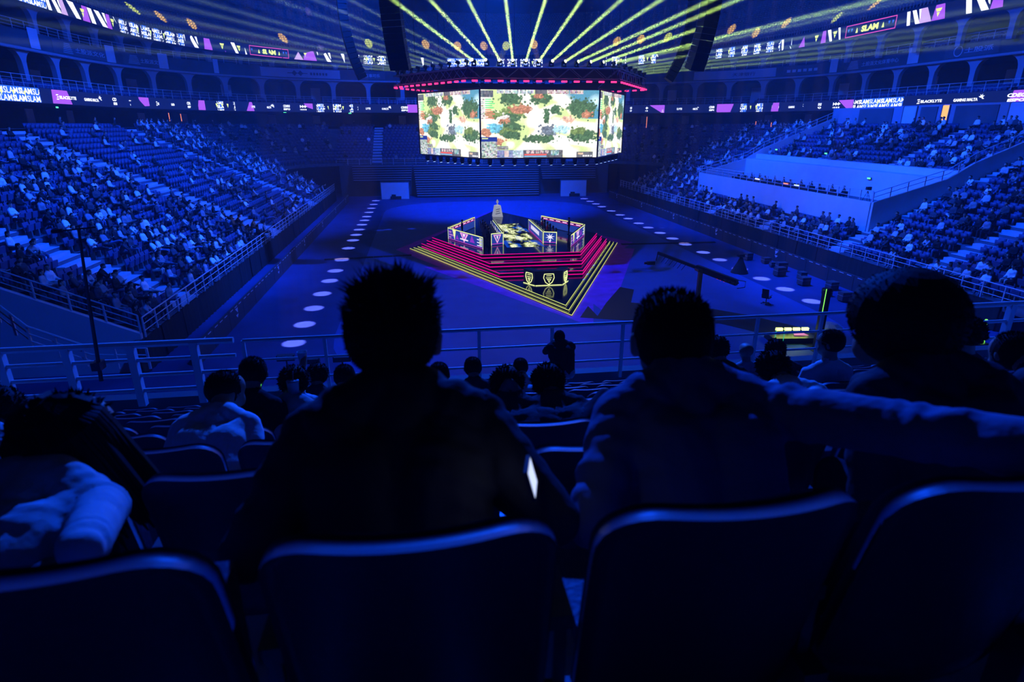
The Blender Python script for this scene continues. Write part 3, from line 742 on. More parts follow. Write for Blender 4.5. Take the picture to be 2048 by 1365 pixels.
# ------------------------------------------------------------------ stage
SX, SY = 9.37, 61.3; SL = 2.237
M_GLOSS = mat('glossy_black_stage', (0.008, 0.008, 0.012), 0.09, 0.6)
M_RISER = mat('stage_riser', (0.006, 0.006, 0.01), 0.3, 0.4)
E_MAG = emat('strip_magenta', (1.0, .0, .30), 1.15)
E_YLW = emat('strip_yellow', (.75, .82, .18), 1.0)
stage = empty('stage', (SX, SY, 0), 0, 'large black diamond-shaped stage with stepped neon edges in the hall centre', 'stage')
def rhomb(hw, cut=None):
    hl = hw*SL
    if cut is None: return [(-hw, 0), (0, -hl), (hw, 0), (0, hl)]
    c = hw-(SY-cut)/SL; return [(-hw, 0), (-c, cut-SY), (c, cut-SY), (hw, 0), (0, hl)]
def strip(pts, z, m, w=.05):
    for a, b in zip(pts[:-1], pts[1:]):
        s_ = MB(); s_.beam((*a, z), (*b, z), w, w); s_.build('light_strip', m, stage)
z = 0.026
for hw, top, cut, m in ((10.95, .09, None, E_YLW), (10.55, .17, None, E_YLW), (10.15, .25, None, E_YLW), (9.75, .55, 47.3, E_MAG), (9.2, .85, 49.7, E_MAG), (8.65, 1.14, 52.0, E_MAG)):
    q = rhomb(hw, cut); b = MB(); b.prism(q, z, top, 0); b.m = [1 if i != 1 else 0 for i in range(len(b.f))]
    b.build('stage_tier', [M_GLOSS, M_RISER], stage)
    fr = q[:3] if cut is None else q[:4]
    out = [(x*1.003, y*1.003) for x, y in fr]
    strip(out, top+.005, m, .035 if cut is None else .04)
    if cut is not None: strip(out, z+.02, m, .04)
    z = top
# glowing central floor panel made of LED tiles
def paint_floor(n=56, m_=96):
    u, v = np.meshgrid(np.linspace(0, 1, n), np.linspace(0, 1, m_)); C = np.zeros((m_, n, 3))
    def nz(sx, sy, seed):
        r = np.random.default_rng(seed); g = r.random((sy+2, sx+2)); X = u*sx; Y = v*sy; i, j = X.astype(int), Y.astype(int); a, b = X-i, Y-j
        a = a*a*(3-2*a); b = b*b*(3-2*b)
        return (g[j, i]*(1-a)+g[j, i+1]*a)*(1-b)+(g[j+1, i]*(1-a)+g[j+1, i+1]*a)*b
    k = .5*nz(5, 9, 1)+.3*nz(12, 20, 2)+.2*nz(26, 44, 3)
    edge = np.minimum(1, np.minimum(u, 1-u)*5+.25)
    t = np.clip((k*edge-.40)*6, 0, 1)*(.35+.65*np.clip((nz(40, 70, 6)-.25)*2.5, 0, 1))
    bl = np.clip((nz(6, 10, 4)-.62)*6, 0, 1)*(1-t)
    C[..., 0] = .62*t; C[..., 1] = .74*t+.05*bl; C[..., 2] = .18*t+.45*bl
    C += (np.clip((k-.52)*9, 0, 1)*t)[..., None]*np.array([.5, .42, .5])
    return C
def pic_mesh(name, C, quad, mats, flip=False):
    """grid mesh with a colour per vertex over a quad given as origin, u vector, v vector (C row 0 = v 0)"""
    m_, n = C.shape[:2]; o, U_, V_ = [np.array(q, float) for q in quad]
    u, v = np.meshgrid(np.linspace(0, 1, n), np.linspace(0, 1, m_)); P = o+u[..., None]*U_+v[..., None]*V_
    i = (np.arange(m_-1)[:, None]*n+np.arange(n-1)[None]).ravel(); F = np.stack([i, i+1, i+n+1, i+n], 1)
    if flip: F = F[:, ::-1]
    me = big_mesh(name, P.reshape(-1, 3), F, mats)
    a = me.color_attributes.new('pic', 'FLOAT_COLOR', 'POINT'); c4 = np.ones((m_*n, 4), np.float32); c4[:, :3] = C.reshape(-1, 3); a.data.foreach_set('color', c4.ravel())
    return me
E_FLOORPIC = attr_mat('led_floor_picture', 1.1)
link_mesh('led_floor', pic_mesh('led_floor', paint_floor(), ((7.55-SX, 55.0-SY, 1.146), (3.6, 0, 0), (0, 14.2, 0)), E_FLOORPIC), stage)
# lettering bands on the right-hand front steps
for i in range(9):
    f = .30+.07*i; hw = 10.3; a = Vector((hw*f, -hw*SL*(1-f), .26)); d = Vector((1, SL, 0)).normalized(); s_ = Vector((-d.y, d.x, 0))
    q = MB(); L = .5+.5*((i*37) % 5)/5; q.add([a, a+d*L, a+d*L+s_*.18, a+s_*.18], [(0, 1, 2, 3)]); q.build('sponsor_mark', mat('pale_print', (.7, .7, .75), .6), stage)

# ------------------------------------------------------------------ player booths
E_BBLUE = emat('booth_blue', (.02, .06, .42), .8); E_BNAVY = emat('booth_navy', (.01, .012, .08), .6)
E_BYEL = emat('booth_yellow', (.85, .95, .35), 1.3); E_BWHT = emat('booth_white', (.85, .8, 1.0), 1.2); E_BPNK = emat('booth_pink', (1., .45, .85), 1.0); E_BMAG = emat('booth_magenta', (1., .03, .5), 1.2); E_BPUR = emat('booth_purple', (.3, .04, .65), .9)
BM = [E_BBLUE, E_BNAVY, E_BYEL, E_BWHT, E_BPNK, E_BMAG, E_BPUR]
M_CASE = mat('booth_frame', (.02, .02, .025), .4, .4)
def booth(mirror, label, emblem):
    sg = -1 if mirror else 1
    root = empty('player_booth', (SX-sg*4.2, 60, 1.14), 0, label, 'player booth', 'player booths')
    def W(x, y): return Vector((sg*(x-SX), y-60, 0))+Vector((sg*4.2, 0, 0)) if not mirror else Vector((-(x-SX)-4.2, y-60, 0))
    h = 1.15
    walls = {'outer_wall': ((2.36, 60.4), (5.3, 54.35)), 'back_wall': ((5.52, 67.2), (2.36, 60.4)), 'inner_wall': ((7.4, 56.7), (7.4, 64.7)), 'front_wall': ((6.15, 56.2), (7.4, 56.7))}
    for nm, (p0, p1) in walls.items():
        a, b = W(*p0), W(*p1); d = (b-a).normalized(); n = Vector((d.y, -d.x, 0))*(1 if not mirror else -1)   # outward
        fr = MB(); fr.beam(a+Vector((0, 0, h/2)), b+Vector((0, 0, h/2)), .12, h); wo = fr.build(nm, M_CASE, root); L = (b-a).length
        for side in ((1,) if nm in ('front_wall', 'outer_wall') else (1, -1)):
            g = MB(); nn = n*side
            flip = (side < 0) != mirror
            def P(u, v, k=0): 
                uu = 1-u if flip else u
                return a+d*L*uu+Vector((0, 0, v*h))+nn*(.065+.006*k)
            def poly(pts, mi, k=1): g.add([P(u, v, k) for u, v in pts], [tuple(range(len(pts)))], mi)
            def rect(u0, v0, u1, v1, mi, k=1): poly([(u0, v0), (u1, v0), (u1, v1), (u0, v1)], mi, k)
            rect(0, 0.02, 1, .98, 0 if nm != 'back_wall' else 1, 0)
            rect(0, .93, 1, 1.0, 2, 3)
            tw = .06/L
            rect(0, 0, tw, 1, 2, 3); rect(1-tw, 0, 1, 1, 2, 3)
            ar = L/h                                     # aspect
            if nm == 'front_wall':
                rect(.06, .10, .94, .13, 5, 2)
                if emblem == 'tri':
                    poly([(.18, .86), (.82, .86), (.5, .12)], 4, 2); poly([(.30, .78), (.70, .78), (.5, .30)], 0, 3); poly([(.42, .74), (.58, .74), (.5, .45)], 3, 4)
                else:
                    for q in range(8):
                        an = 2*math.pi*q/8+.2; c, s2 = math.cos(an), math.sin(an)
                        poly([(.5+(-s2*.05), .55+c*.06), (.5+s2*.05, .55-c*.06), (.5+c*.36, .55+s2*.36)], 3, 2)
                    poly([(.40, .3), (.60, .3), (.5, .05)], 3, 2)
            elif nm == 'outer_wall':
                rect(.0, .06, 1, .09, 5, 2)
                for i_ in range(6): rect(.03, .2+.11*i_, .10+.04*((i_*3) % 4), .25+.11*i_, 6 if i_ % 2 else 4, 2)
                for i_ in range(6): rect(.84+.03*((i_*2) % 4), .18+.12*i_, .97, .25+.12*i_, 2 if i_ % 2 else 3, 2)
                poly([(.14, .92), (.24, .92), (.20, .08)], 2, 2)
                poly([(.36, .88), (.60, .88), (.48, .10)], 4, 2); poly([(.41, .82), (.55, .82), (.48, .34)], 6, 3); poly([(.44, .8), (.52, .8), (.48, .5)], 3, 4)
                rect(.37, .30, .60, .40, 3, 5)
                poly([(.28, .6), (.33, .2), (.23, .2)], 6, 2); poly([(.70, .9), (.78, .3), (.64, .3)], 6, 2)
            elif nm == 'back_wall':
                rect(0, .70, 1, .735, 5, 2); rect(0, .86, 1, .88, 5, 2)
                for i_ in range(6): rect(.06+.155*i_, .76, .06+.155*i_+.10, .83, 3, 2)
                for i_ in range(5):
                    c_ = .1+.2*i_; poly([(c_-.05, .15), (c_+.05, .15), (c_, .55)], 0, 2)
                rect(0, .04, 1, .66, 0, .5)
            else:
                rect(0, .05, 1, .08, 5, 2)
                for i_ in range(9): rect(.20+.065*i_, .34, .20+.065*i_+.045, .70, 3, 2)
                for i_ in range(3): poly([(.04+.04*i_, .2), (.07+.04*i_, .2), (.07+.04*i_, .8)], 6, 2)
            g.build('led_graphic', BM, wo, kind='stuff')
    # desk with monitors
    dk = MB(); a, b = W(6.75, 57.2), W(6.75, 64.4); dk.beam(a+Vector((0, 0, .74)), b+Vector((0, 0, .74)), .7, .05); dk.build('desk_top', M_CASE, root)
    for i_ in range(5):
        p = W(7.05, 58.0+1.42*i_); mo = MB(); mo.box((p.x-.03, p.y-.3, .86), (p.x+.03, p.y+.3, 1.2)); mo.box((p.x-.02, p.y-.04, .765), (p.x+.02, p.y+.04, .86)); m1 = mo.build('monitor', M_CASE, root)
        q = MB(); xs = -sg*.035; q.add([(p.x+xs, p.y-.28, .88), (p.x+xs, p.y+.28, .88), (p.x+xs, p.y+.28, 1.18), (p.x+xs, p.y-.28, 1.18)], [(0, 1, 2, 3)]); q.build('monitor_screen', emat('monitor_glow', (.5, .6, .8), .6), m1)
    return root
booth(False, 'open-topped player booth of glowing panels with a pink inverted triangle emblem', 'tri')
booth(True, 'open-topped player booth of glowing panels with a white starburst emblem', 'star')

# trophy on its white plinth
root = empty('trophy_plinth', (9.15, 75.4, 1.14), 0, 'white tapering plinth carrying a small trophy at the stage tip', 'trophy plinth')
M_PL = mat('plinth_white_glow', (.85, .86, .9), .5, .3, emit=(.8, .85, 1.), es=.35, sample=False)  # white plinth is no lamp; a faint glow is added to its colour
b = MB(); s0, s1 = .62, .38; b.add([(-s0, -s0, 0), (s0, -s0, 0), (s0, s0, 0), (-s0, s0, 0), (-s1, -s1, 1.35), (s1, -s1, 1.35), (s1, s1, 1.35), (-s1, s1, 1.35)], [(3, 2, 1, 0), (4, 5, 6, 7), (0, 1, 5, 4), (1, 2, 6, 5), (2, 3, 7, 6), (3, 0, 4, 7)]); b.build('plinth', M_PL, root)
b = MB(); 
for zz_, w_ in ((.35, .3), (.6, .22), (.85, .26)): b.beam((-w_, -.6+.17*zz_-.02, zz_), (w_, -.6+.17*zz_-.02, zz_+.12), .03, .07)
b.build('emblem', mat('plinth_mark', (.2, .2, .24), .5), root, kind='stuff')
b = MB(); b.lathe([(0.0, 1.35), (.16, 1.36), (.17, 1.42), (.05, 1.50), (.05, 1.56), (.17, 1.72), (.15, 1.86), (.04, 2.05), (0.0, 2.12)], n=10); b.build('trophy', mat('trophy_silver_glow', (.8, .8, .85), .25, .5, .6, emit=(.9, .9, 1), es=.25, sample=False), root, smooth=True)  # silver trophy brightened by an added glow of its own

# caster desk with neon shield emblems on the front tip
root = empty('caster_desk', (9.3, 44.6, .25), 0, 'black three-sided caster desk with yellow neon shields on the front tip', 'desk')
corner = [(-1.75, .55), (-1.05, -.55), (1.05, -.55), (1.75, .55)]
for (a, b) in zip(corner[:-1], corner[1:]):
    A, B = Vector((*a, 0)), Vector((*b, 0)); d = (B-A).normalized(); n = Vector((d.y, -d.x, 0)); L = (B-A).length
    p = MB(); p.beam(A+Vector((0, 0, .55)), B+Vector((0, 0, .55)), .1, 1.1); po = p.build('front_panel', M_CASE, root)
    def P(u, v): return A+d*(L/2+u)+Vector((0, 0, v))+n*.07
    g = MB(); sh = [(-.36, .92), (.36, .92), (.42, .62), (.26, .26), (0, .08), (-.26, .26), (-.42, .62)]
    sc_ = min(1, L/1.4)
    sh = [(u*sc_, v) for u, v in sh]
    for i_ in range(7): u0, u1 = sh[i_], sh[(i_+1) % 7]; g.beam(P(*u0), P(*u1), .05, .05)
    for u0, u1 in (((-.2, .78), (.2, .78)), ((-.24, .62), (.24, .62)), ((-.16, .5), (.16, .5)), ((-.1, .5), (.05, .2)), ((.16, .5), (0, .3))): g.beam(P(u0[0]*sc_, u0[1]), P(u1[0]*sc_, u1[1]), .035, .035)
    g.build('neon_shield', E_BYEL, po, kind='stuff')
    g = MB(); g.beam(A+n*.06+Vector((0, 0, .03)), B+n*.06+Vector((0, 0, .03)), .05, .05); g.build('light_strip', E_BYEL, po)
p = MB(); p.prism([(-1.85, .6), (-1.1, -.65), (1.1, -.65), (1.85, .6), (1.2, .6), (.7, .1), (-.7, .1), (-1.2, .6)], 1.1, 1.16); p.build('desk_top', M_CASE, root)

# ------------------------------------------------------------------ centre-hung six-sided screen
HX, HY, HS = 9.75, 59.4, 9.8; Z0, Z1 = 9.42, 14.62
def paint_game(n=236, m_=134):
    u, v = np.meshgrid(np.linspace(0, 1, n), np.linspace(0, 1, m_)); rg = np.random.default_rng(5)      # v = 0 top
    def nz(sx, sy, seed):
        r = np.random.default_rng(seed); g = r.random((sy+2, sx+2)); X = u*sx; Y = v*sy; i, j = X.astype(int), Y.astype(int); a, b = X-i, Y-j
        a = a*a*(3-2*a); b = b*b*(3-2*b)
        return (g[j, i]*(1-a)+g[j, i+1]*a)*(1-b)+(g[j+1, i]*(1-a)+g[j+1, i+1]*a)*b
    fine = rg.random((m_, n)); C = np.ones((m_, n, 3))*np.array([1.0, .96, .80])
    def mix(mask, col):
        nonlocal C
        mask = np.clip(mask, 0, 1)[..., None]; C = C*(1-mask)+np.array(col)*mask
    mix(np.clip((nz(7, 5, 1)*.6+nz(16, 10, 2)*.4-.40)*5, 0, .95), (.58, .72, .28))
    mix(np.clip((nz(9, 6, 3)-.6)*3, 0, .6)*(v > .35), (1.0, .72, .52))
    def seg(x0, y0, x1, y1, w, col, s=1.):
        dx, dy = (x1-x0)*1.75, y1-y0; t = np.clip((((u-x0)*1.75)*dx+(v-y0)*dy)/(dx*dx+dy*dy), 0, 1)
        d = np.hypot((u-x0)*1.75-t*dx, v-y0-t*dy); mix(np.clip((w-d)/w*2.2, 0, 1)*s, col)
    cream = (1.0, .97, .86)
    for q in ((.35, .05, .45, .35, .10), (.45, .35, .52, .60, .10), (.52, .6, .32, .95, .10), (.45, .4, .62, .28, .10), (.55, .5, .98, .55, .09), (.52, .6, .8, .98, .11), (.6, .7, .98, .8, .07)): seg(*q, cream)
    seg(.62, .42, .98, .55, .045, (1., .83, .68), .8)
    # water upper right
    mix(np.clip((u-.70+.12*nz(6, 5, 9)-.5*v)*9, 0, 1)*(v < .42), (.10, .30, .42))
    mix(np.clip(1-np.hypot((u-.97)*1.6, v-.16)/.12, 0, 1), (.7, .95, 1.))
    def clump(cx, cy, rx, ry, col, k, seed):
        r = np.random.default_rng(seed)
        e_ = np.hypot((u-cx)/(rx*1.15), (v-cy)/(ry*1.25))+.55*(nz(30, 20, seed+7)-.5)+.5*(nz(60, 40, seed+9)-.5)
        m0 = np.clip((1.0-e_)*5, 0, 1)[..., None]; nonl[0] = nonl[0]*(1-m0)+np.array(col)*.75*m0
        for _ in range(int(k*3.5)):
            x, y = cx+rx*r.normal()*.55, cy+ry*r.normal()*.58; rad = .008+.014*r.random(); d = np.hypot((u-x)*1.75, v-y)/rad
            sh = .45+.7*r.random(); lit = 1.0-.45*((u-x)*1.75/rad*.5+(v-y)/rad*.7)
            m = np.clip((1-d)*4, 0, 1); mm = m[..., None]; nonl[0] = nonl[0]*(1-mm)+np.clip(np.array(col)*sh*lit[..., None], 0, 1)*mm
    nonl = [C]
    G1, G2, OR, WH, GY = (.10, .20, .09), (.22, .32, .10), (.62, .28, .16), (.85, .80, .76), (.20, .24, .30)
    for a in ((.25, .13, .09, .07, G1, 22), (.28, .32, .10, .08, G2, 26), (.24, .42, .10, .06, G1, 20), (.33, .28, .08, .05, OR, 16), (.19, .41, .05, .04, WH, 10), (.20, .47, .04, .04, OR, 8), (.25, .55, .10, .06, G1, 22), (.21, .61, .07, .05, G2, 16), (.26, .66, .07, .05, G1, 14), (.50, .12, .08, .07, G1, 18), (.49, .09, .04, .03, OR, 6), (.64, .29, .04, .06, G1, 10), (.555, .38, .022, .10, G1, 10), (.86, .25, .11, .10, G1, 30), (.88, .35, .09, .05, G1, 16), (.90, .36, .04, .04, OR, 7), (.57, .60, .07, .07, GY, 18), (.50, .71, .13, .05, G1, 22), (.88, .68, .11, .08, G1, 30), (.83, .6, .06, .05, G2, 10), (.05, .62, .04, .05, OR, 7), (.11, .36, .06, .05, G2, 10), (.12, .55, .05, .06, (.2, .6, .8), 8), (.155, .76, .03, .05, OR, 6), (.68, .58, .06, .05, (.55, .85, .95), 8), (.74, .42, .05, .04, (.9, .55, .4), 6)):
        clump(*a[:4], a[4], a[5], hash((a[0], a[1])) % 1000)
    C = nonl[0]
    C *= (.86+.28*fine)[..., None]
    def rect(x0, y0, x1, y1, col, noise=0.0, seed=0):
        m = (u >= x0) & (u <= x1) & (v >= y0) & (v <= y1); c = np.ones((m_, n, 3))*np.array(col)
        if noise:
            r = np.random.default_rng(seed); blk = r.random((m_//3+1, n//3+1, 1))*.75+r.random((m_//3+1, n//3+1, 3))*.25; blk = np.repeat(np.repeat(blk, 3, 0), 3, 1)[:m_, :n]; c = c*(1-noise)+blk*noise
        C[m] = c[m]
    rect(0, .01, .11, .11, (.07, .08, .10), .15, 1)
    for i in range(5): rect(.14+.062*i, 0, .195+.062*i, .055, (.2, .35, .38), .6, 10+i); rect(.56+.062*i, 0, .615+.062*i, .06, (.45, .2, .16), .6, 20+i)
    rect(.455, 0, .555, .06, (.08, .08, .09), .1, 3)
    for i in range(10): rect(.0, .13+.03*i, .035, .155+.03*i, (.3, .3, .3), .7, 30+i); rect(.04, .135+.03*i, .04+.05+.04*((i*7) % 5)/5, .148+.03*i, (.1, .65, .2) if i < 5 else (.8, .2, .15))
    rect(0, .69, .14, .755, (.02, .04, .25)); rect(.01, .705, .06, .715, (.7, .8, .3)); rect(0, .755, .14, 1, (.18, .30, .20), .65, 4)
    rect(.14, .82, .23, .875, (.1, .1, .1), .3, 5); rect(.14, .88, .27, 1, (.05, .10, .35), .3, 6); rect(.20, .89, .235, .99, (.65, .45, .40), .3, 16); rect(.27, .88, .36, 1, (.35, .55, .65), .5, 7)
    rect(.36, .88, .70, 1, (.07, .07, .08), .12, 8)
    for i in range(5): rect(.385+.04*i, .89, .415+.04*i, .935, (.5, .25, .25), .6, 40+i)
    rect(.37, .945, .56, .965, (.75, .12, .10)); rect(.37, .972, .56, .99, (.2, .45, .75)); rect(.60, .89, .665, .965, (.15, .45, .45), .6, 9)
    rect(.82, .91, .965, 1, (.10, .10, .11), .1, 11); rect(.83, .93, .88, .955, (.7, .4, .15), .4, 12)
    for i in range(4): rect(.875+.022*i, .965, .89+.022*i, .985, (.8, .8, .8))
    return np.clip(C, 0, 1)[::-1]**1.0
GAME = paint_game()
E_SCREEN = attr_mat('led_screen_picture', 1.5)
scr = empty('centre_screen', (HX, HY, Z0), 0, 'six-sided hanging LED screen showing a bright woodland game map', 'screen')
hexv = [(HS*math.cos(R(a)), HS*math.sin(R(a))) for a in (180, 240, 300, 0, 60, 120)]
mb = MB(); mb.prism([(x*.985, y*.985) for x, y in hexv], -.12, Z1-Z0+.15); mb.build('screen_housing', M_CASE, scr)
for i in range(6):
    a, b = hexv[i], hexv[(i+1) % 6]
    link_mesh('screen_face', pic_mesh('screen_face', GAME, ((a[0], a[1], 0), (b[0]-a[0], b[1]-a[1], 0), (0, 0, Z1-Z0)), E_SCREEN), scr)
    f_ = MB(); f_.beam((a[0]*1.003, a[1]*1.003, -.06), (a[0]*1.003, a[1]*1.003, Z1-Z0+.06), .12, .12); f_.build('corner_post', M_CASE, scr)
# hexagonal lighting truss above it
TS = 11.9; TZ = 15.35; TT = 16.1
tv = [(TS*math.cos(R(a)), TS*math.sin(R(a))) for a in (180, 240, 300, 0, 60, 120)]
tr = empty('lighting_truss', (HX, HY, TZ), 0, 'black hexagonal lighting truss hung above the six-sided screen', 'truss')
E_RED = emat('bar_red', (1.0, .03, .18), 2.2)
for i in range(6):
    a, b = Vector((*tv[i], 0)), Vector((*tv[(i+1) % 6], 0)); d = (b-a).normalized(); inn = Vector((-d.y, d.x, 0)); L = (b-a).length
    m_ = MB(); H_ = TT-TZ
    for off in (0, .55):
        for zz_ in (0, H_): m_.tube([a+inn*off+Vector((0, 0, zz_)), b+inn*off+Vector((0, 0, zz_))], .04, 5)
        k = 12
        for j in range(k):
            p0 = a.lerp(b, j/k)+inn*off; p1 = a.lerp(b, (j+1)/k)+inn*off
            m_.tube([p0+Vector((0, 0, 0 if j % 2 else H_)), p1+Vector((0, 0, H_ if j % 2 else 0))], .025, 4)
    side = m_.build('truss_side', M_STEELD, tr, kind='stuff')
    sk = MB(); sk.beam(a+inn*.7+Vector((0, 0, .35)), b+inn*.7+Vector((0, 0, .35)), .04, .9); sk.build('black_skirt', M_BLACK, side)
    nb = 12
    for j in range(nb):     # red LED bars along the lower chord
        c = a.lerp(b, (j+.5)/nb)-inn*.08+Vector((0, 0, -.22)); q = MB(); q.beam(c-d*.22, c+d*.22, .12, .13); q.build('red_led_bar', E_RED, side)
    for sgn in (.3, .7):
        p = a.lerp(b, sgn)+inn*.3; q = MB(); q.tube([p+Vector((0, 0, H_)), p+Vector((0, 0, 44-TZ))], .02, 4); q.build('hoist_chain', M_STEELD, side)
# links between truss and screen
for x, y in hexv:
    q = MB(); q.tube([(x*.97, y*.97, Z1-TZ+.1), (x*1.08, y*1.08, .1)], .03, 4); q.build('screen_hanger', M_STEELD, tr)

# ------------------------------------------------------------------ moving heads and their beams
me_base = MB().box((-.17, -.17, -.12), (.17, .17, 0)).mesh('base', M_CASE)
yk = MB(); yk.box((-.19, -.06, 0), (-.14, .06, .34)); yk.box((.14, -.06, 0), (.19, .06, .34)); yk.box((-.19, -.06, 0), (.19, .06, .05)); me_yoke = yk.mesh('yoke', M_CASE)
hd = MB(); hd.lathe([(0, -.16), (.10, -.15), (.13, -.05), (.13, .12), (.12, .2), (.115, .2)], n=10); me_head = hd.mesh('lamp_head', M_CASE)
ln = MB(); ln.lathe([(0, .205), (.05, .205), (.115, .2)], n=10); 
E_LENS = emat('lens_yellow', (.95, 1.0, .35), 7.0); E_LENSB = emat('lens_blue', (.25, .4, 1.0), 3.0)
me_lens = ln.mesh('lens', E_LENS); me_lensb = ln.mesh('lens', E_LENSB)
def vol_mat(name, dens, col=(1, 1, 1), an=0.0):
    if name in MATS: return MATS[name]
    m = bpy.data.materials.new(name); m.use_nodes = True; nt = m.node_tree; nt.nodes.clear()
    o = nt.nodes.new('ShaderNodeOutputMaterial'); v = nt.nodes.new('ShaderNodeVolumeScatter')
    v.inputs['Density'].default_value = dens; v.inputs['Color'].default_value = (*col, 1); v.inputs['Anisotropy'].default_value = an
    nt.links.new(v.outputs[0], o.inputs['Volume']); MATS[name] = m; return m
V_BEAM = vol_mat('beam_haze', .028); V_BEAMB = vol_mat('beam_haze_blue', .008)
def cone_mesh(L, r0, r1, m):
    b = MB(); n = 12
    b.add([(r0*math.cos(2*math.pi*j/n), r0*math.sin(2*math.pi*j/n), 0) for j in range(n)]+[(r1*math.cos(2*math.pi*j/n), r1*math.sin(2*math.pi*j/n), L) for j in range(n)],
          [(j, (j+1) % n, (j+1) % n+n, j+n) for j in range(n)]+[tuple(reversed(range(n))), tuple(range(n, 2*n))])
    return b.mesh('beam', m)
def moving_head(p, target, label, group, power=None, ang=1.0, col=(.62, 1.0, .18), beam=None, vm=None, lens=None, hang=False):
    p = Vector(p); root = empty('moving_head_light', p, 0, label, 'stage light', group)
    d = (Vector(target)-p).normalized(); az = math.atan2(d.y, d.x)-math.pi/2
    q = d.to_track_quat('Z', 'Y')
    link_mesh('base', me_base, root)
    y = link_mesh('yoke', me_yoke, root, (0, 0, 0), az)
    if hang: y.rotation_euler = (math.pi, 0, az)
    c = Vector((0, 0, -.30 if hang else .30))
    h = link_mesh('lamp_head', me_head, root, c); h.rotation_euler = q.to_euler()
    l = link_mesh('lens', lens or me_lens, h)
    if power:
        if beam:
            la = bpy.data.lights.new('beam_lamp', 'AREA'); la.shape = 'DISK'; la.size = .2; la.spread = R(1.4); la.energy = power; la.color = col
            s = bpy.data.objects.new('beam_lamp', la); COL.objects.link(s); s.rotation_euler = d.to_track_quat('-Z', 'Y').to_euler()
        else: s = spot('beam_lamp', p+c+d*.26, p+c+d*10, power, ang, col, .25, .07)
        s.parent = root; s.location = c+d*.26
    if beam:
        a2 = math.tan(R(.75))*1.05
        bm_ = link_mesh('light_beam', cone_mesh(beam, .13, .13+beam*a2, vm or V_BEAM), root, c+d*.22); bm_.rotation_euler = q.to_euler(); bm_['kind'] = 'stuff'
    return root
def truss_pt(side, t, z=TT+.12, off=.25):
    a, b = Vector((*tv[side], 0)), Vector((*tv[(side+1) % 6], 0)); d = (b-a).normalized(); inn = Vector((-d.y, d.x, 0))
    return Vector((HX, HY, z))+a.lerp(b, t)+inn*off
FT = [772, 851, 931, 1010, 1094, 1170, 1254, 1338, 1445, 1500, 1590, 1800]
YB = 62.0
for i in range(12):
    P = truss_pt(1, .04+.92*i/11); x, y = (FT[i], 0)
    moving_head(P, atd(x, y, 37.0), 'stage light casting a yellow-green beam, %s along the front truss edge' % ['first', 'second', 'third', 'fourth', 'fifth', 'sixth', 'seventh', 'eighth', 'ninth', 'tenth', 'eleventh', 'twelfth'][i], 'yellow-green beam lights on the front truss edge', YB, 1.0, beam=46)
LT = [(683, 0), (680, 30), (680, 55), (680, 72), (680, 88), (680, 100), (680, 112), (680, 122), (680, 131), (680, 140)]
for i in range(10):
    P = truss_pt(0, .96-.92*i/9)
    moving_head(P, atd(LT[i][0], LT[i][1], 43.0+1.2*i), 'stage light casting a beam, %s along the slanting left truss edge' % nth(i+1), 'beam lights on the slanting truss edge', YB*.13, 1.0, beam=40)
RT = [(1500, 78), (1500, 100), (1500, 112), (1500, 120), (1500, 128), (1500, 136)]
for i in range(6):
    P = truss_pt(2, .04+.92*i/5)
    moving_head(P, atd(RT[i][0], RT[i][1], 46.0+2.0*i), 'stage light casting a faint beam, %s along the receding right truss edge' % nth(i+1), 'beam lights on the receding truss edge', YB*.25, 1.0, beam=52)
# beams thrown on the top tier from the far truss edges: they light round patches of seats
PATCH = [(270, 22), (325, 38), (385, 52), (568, 80), (738, 90), (852, 92), (915, 95), (968, 95), (1012, 95), (1068, 92), (1233, 86), (1281, 82), (1335, 78), (1462, 62), (1510, 70), (1570, 50), (1670, 40), (1745, 14)]
def tier_hit(x, y):      # where a sight line meets the slope of the top tier
    d = ray(x, y); best = None
    for t in np.arange(60, 240, .5):
        p = _C+d*t; e = np.hypot(R2[:, 0]-p[0], R2[:, 1]-p[1]); i = int(np.argmin(e)); off = (p[0]-R2[i, 0])*R2[i, 2]+(p[1]-R2[i, 1])*R2[i, 3]
        if off > 1.2 and p[2] <= 26.4+.52+(off-1.2)*.52/.85+.4: return p
    return _C+d*150
for i, (x, y) in enumerate(PATCH):
    T = tier_hit(x, y); sd = 5 if T[0] < -20 and T[1] < 125 else 4 if x < 900 else 4 if x < 1080 else 3
    dd = (Vector((T[0], T[1], 0))-Vector((HX, HY, 0))); a = math.degrees(math.atan2(dd.y, dd.x)) % 360
    sd = 3 if a < 60 else 4 if a < 120 else 5
    P = truss_pt(sd, (.1+.8*((i*5) % 11)/10)); dist_ = (Vector(T)-P).length
    moving_head(P, T, 'stage light, %s along the rear truss edges, lighting seats of the top tier' % nth(i+1), 'lights on the rear truss edges', 110*dist_**2, 1.2, (1., .66, .05) if i % 4 else (.75, 1., .1))
# dark fixtures hanging under the screen
for sd, n in ((1, 9), (0, 8), (2, 6)):
    for i in range(n):
        a, b = Vector((*hexv[sd], 0)), Vector((*hexv[(sd+1) % 6], 0)); p = Vector((HX, HY, Z0-.14))+a.lerp(b, (i+.6)/(n+.2))*.97
        moving_head(p, p+Vector((.1, -.2, -1)), 'black fixture, %s along the underside of the %s screen face' % (nth(i+1), 'front' if sd == 1 else 'slanting left' if sd == 0 else 'narrow right'), 'fixtures under the screen', lens=me_lensb, hang=True)
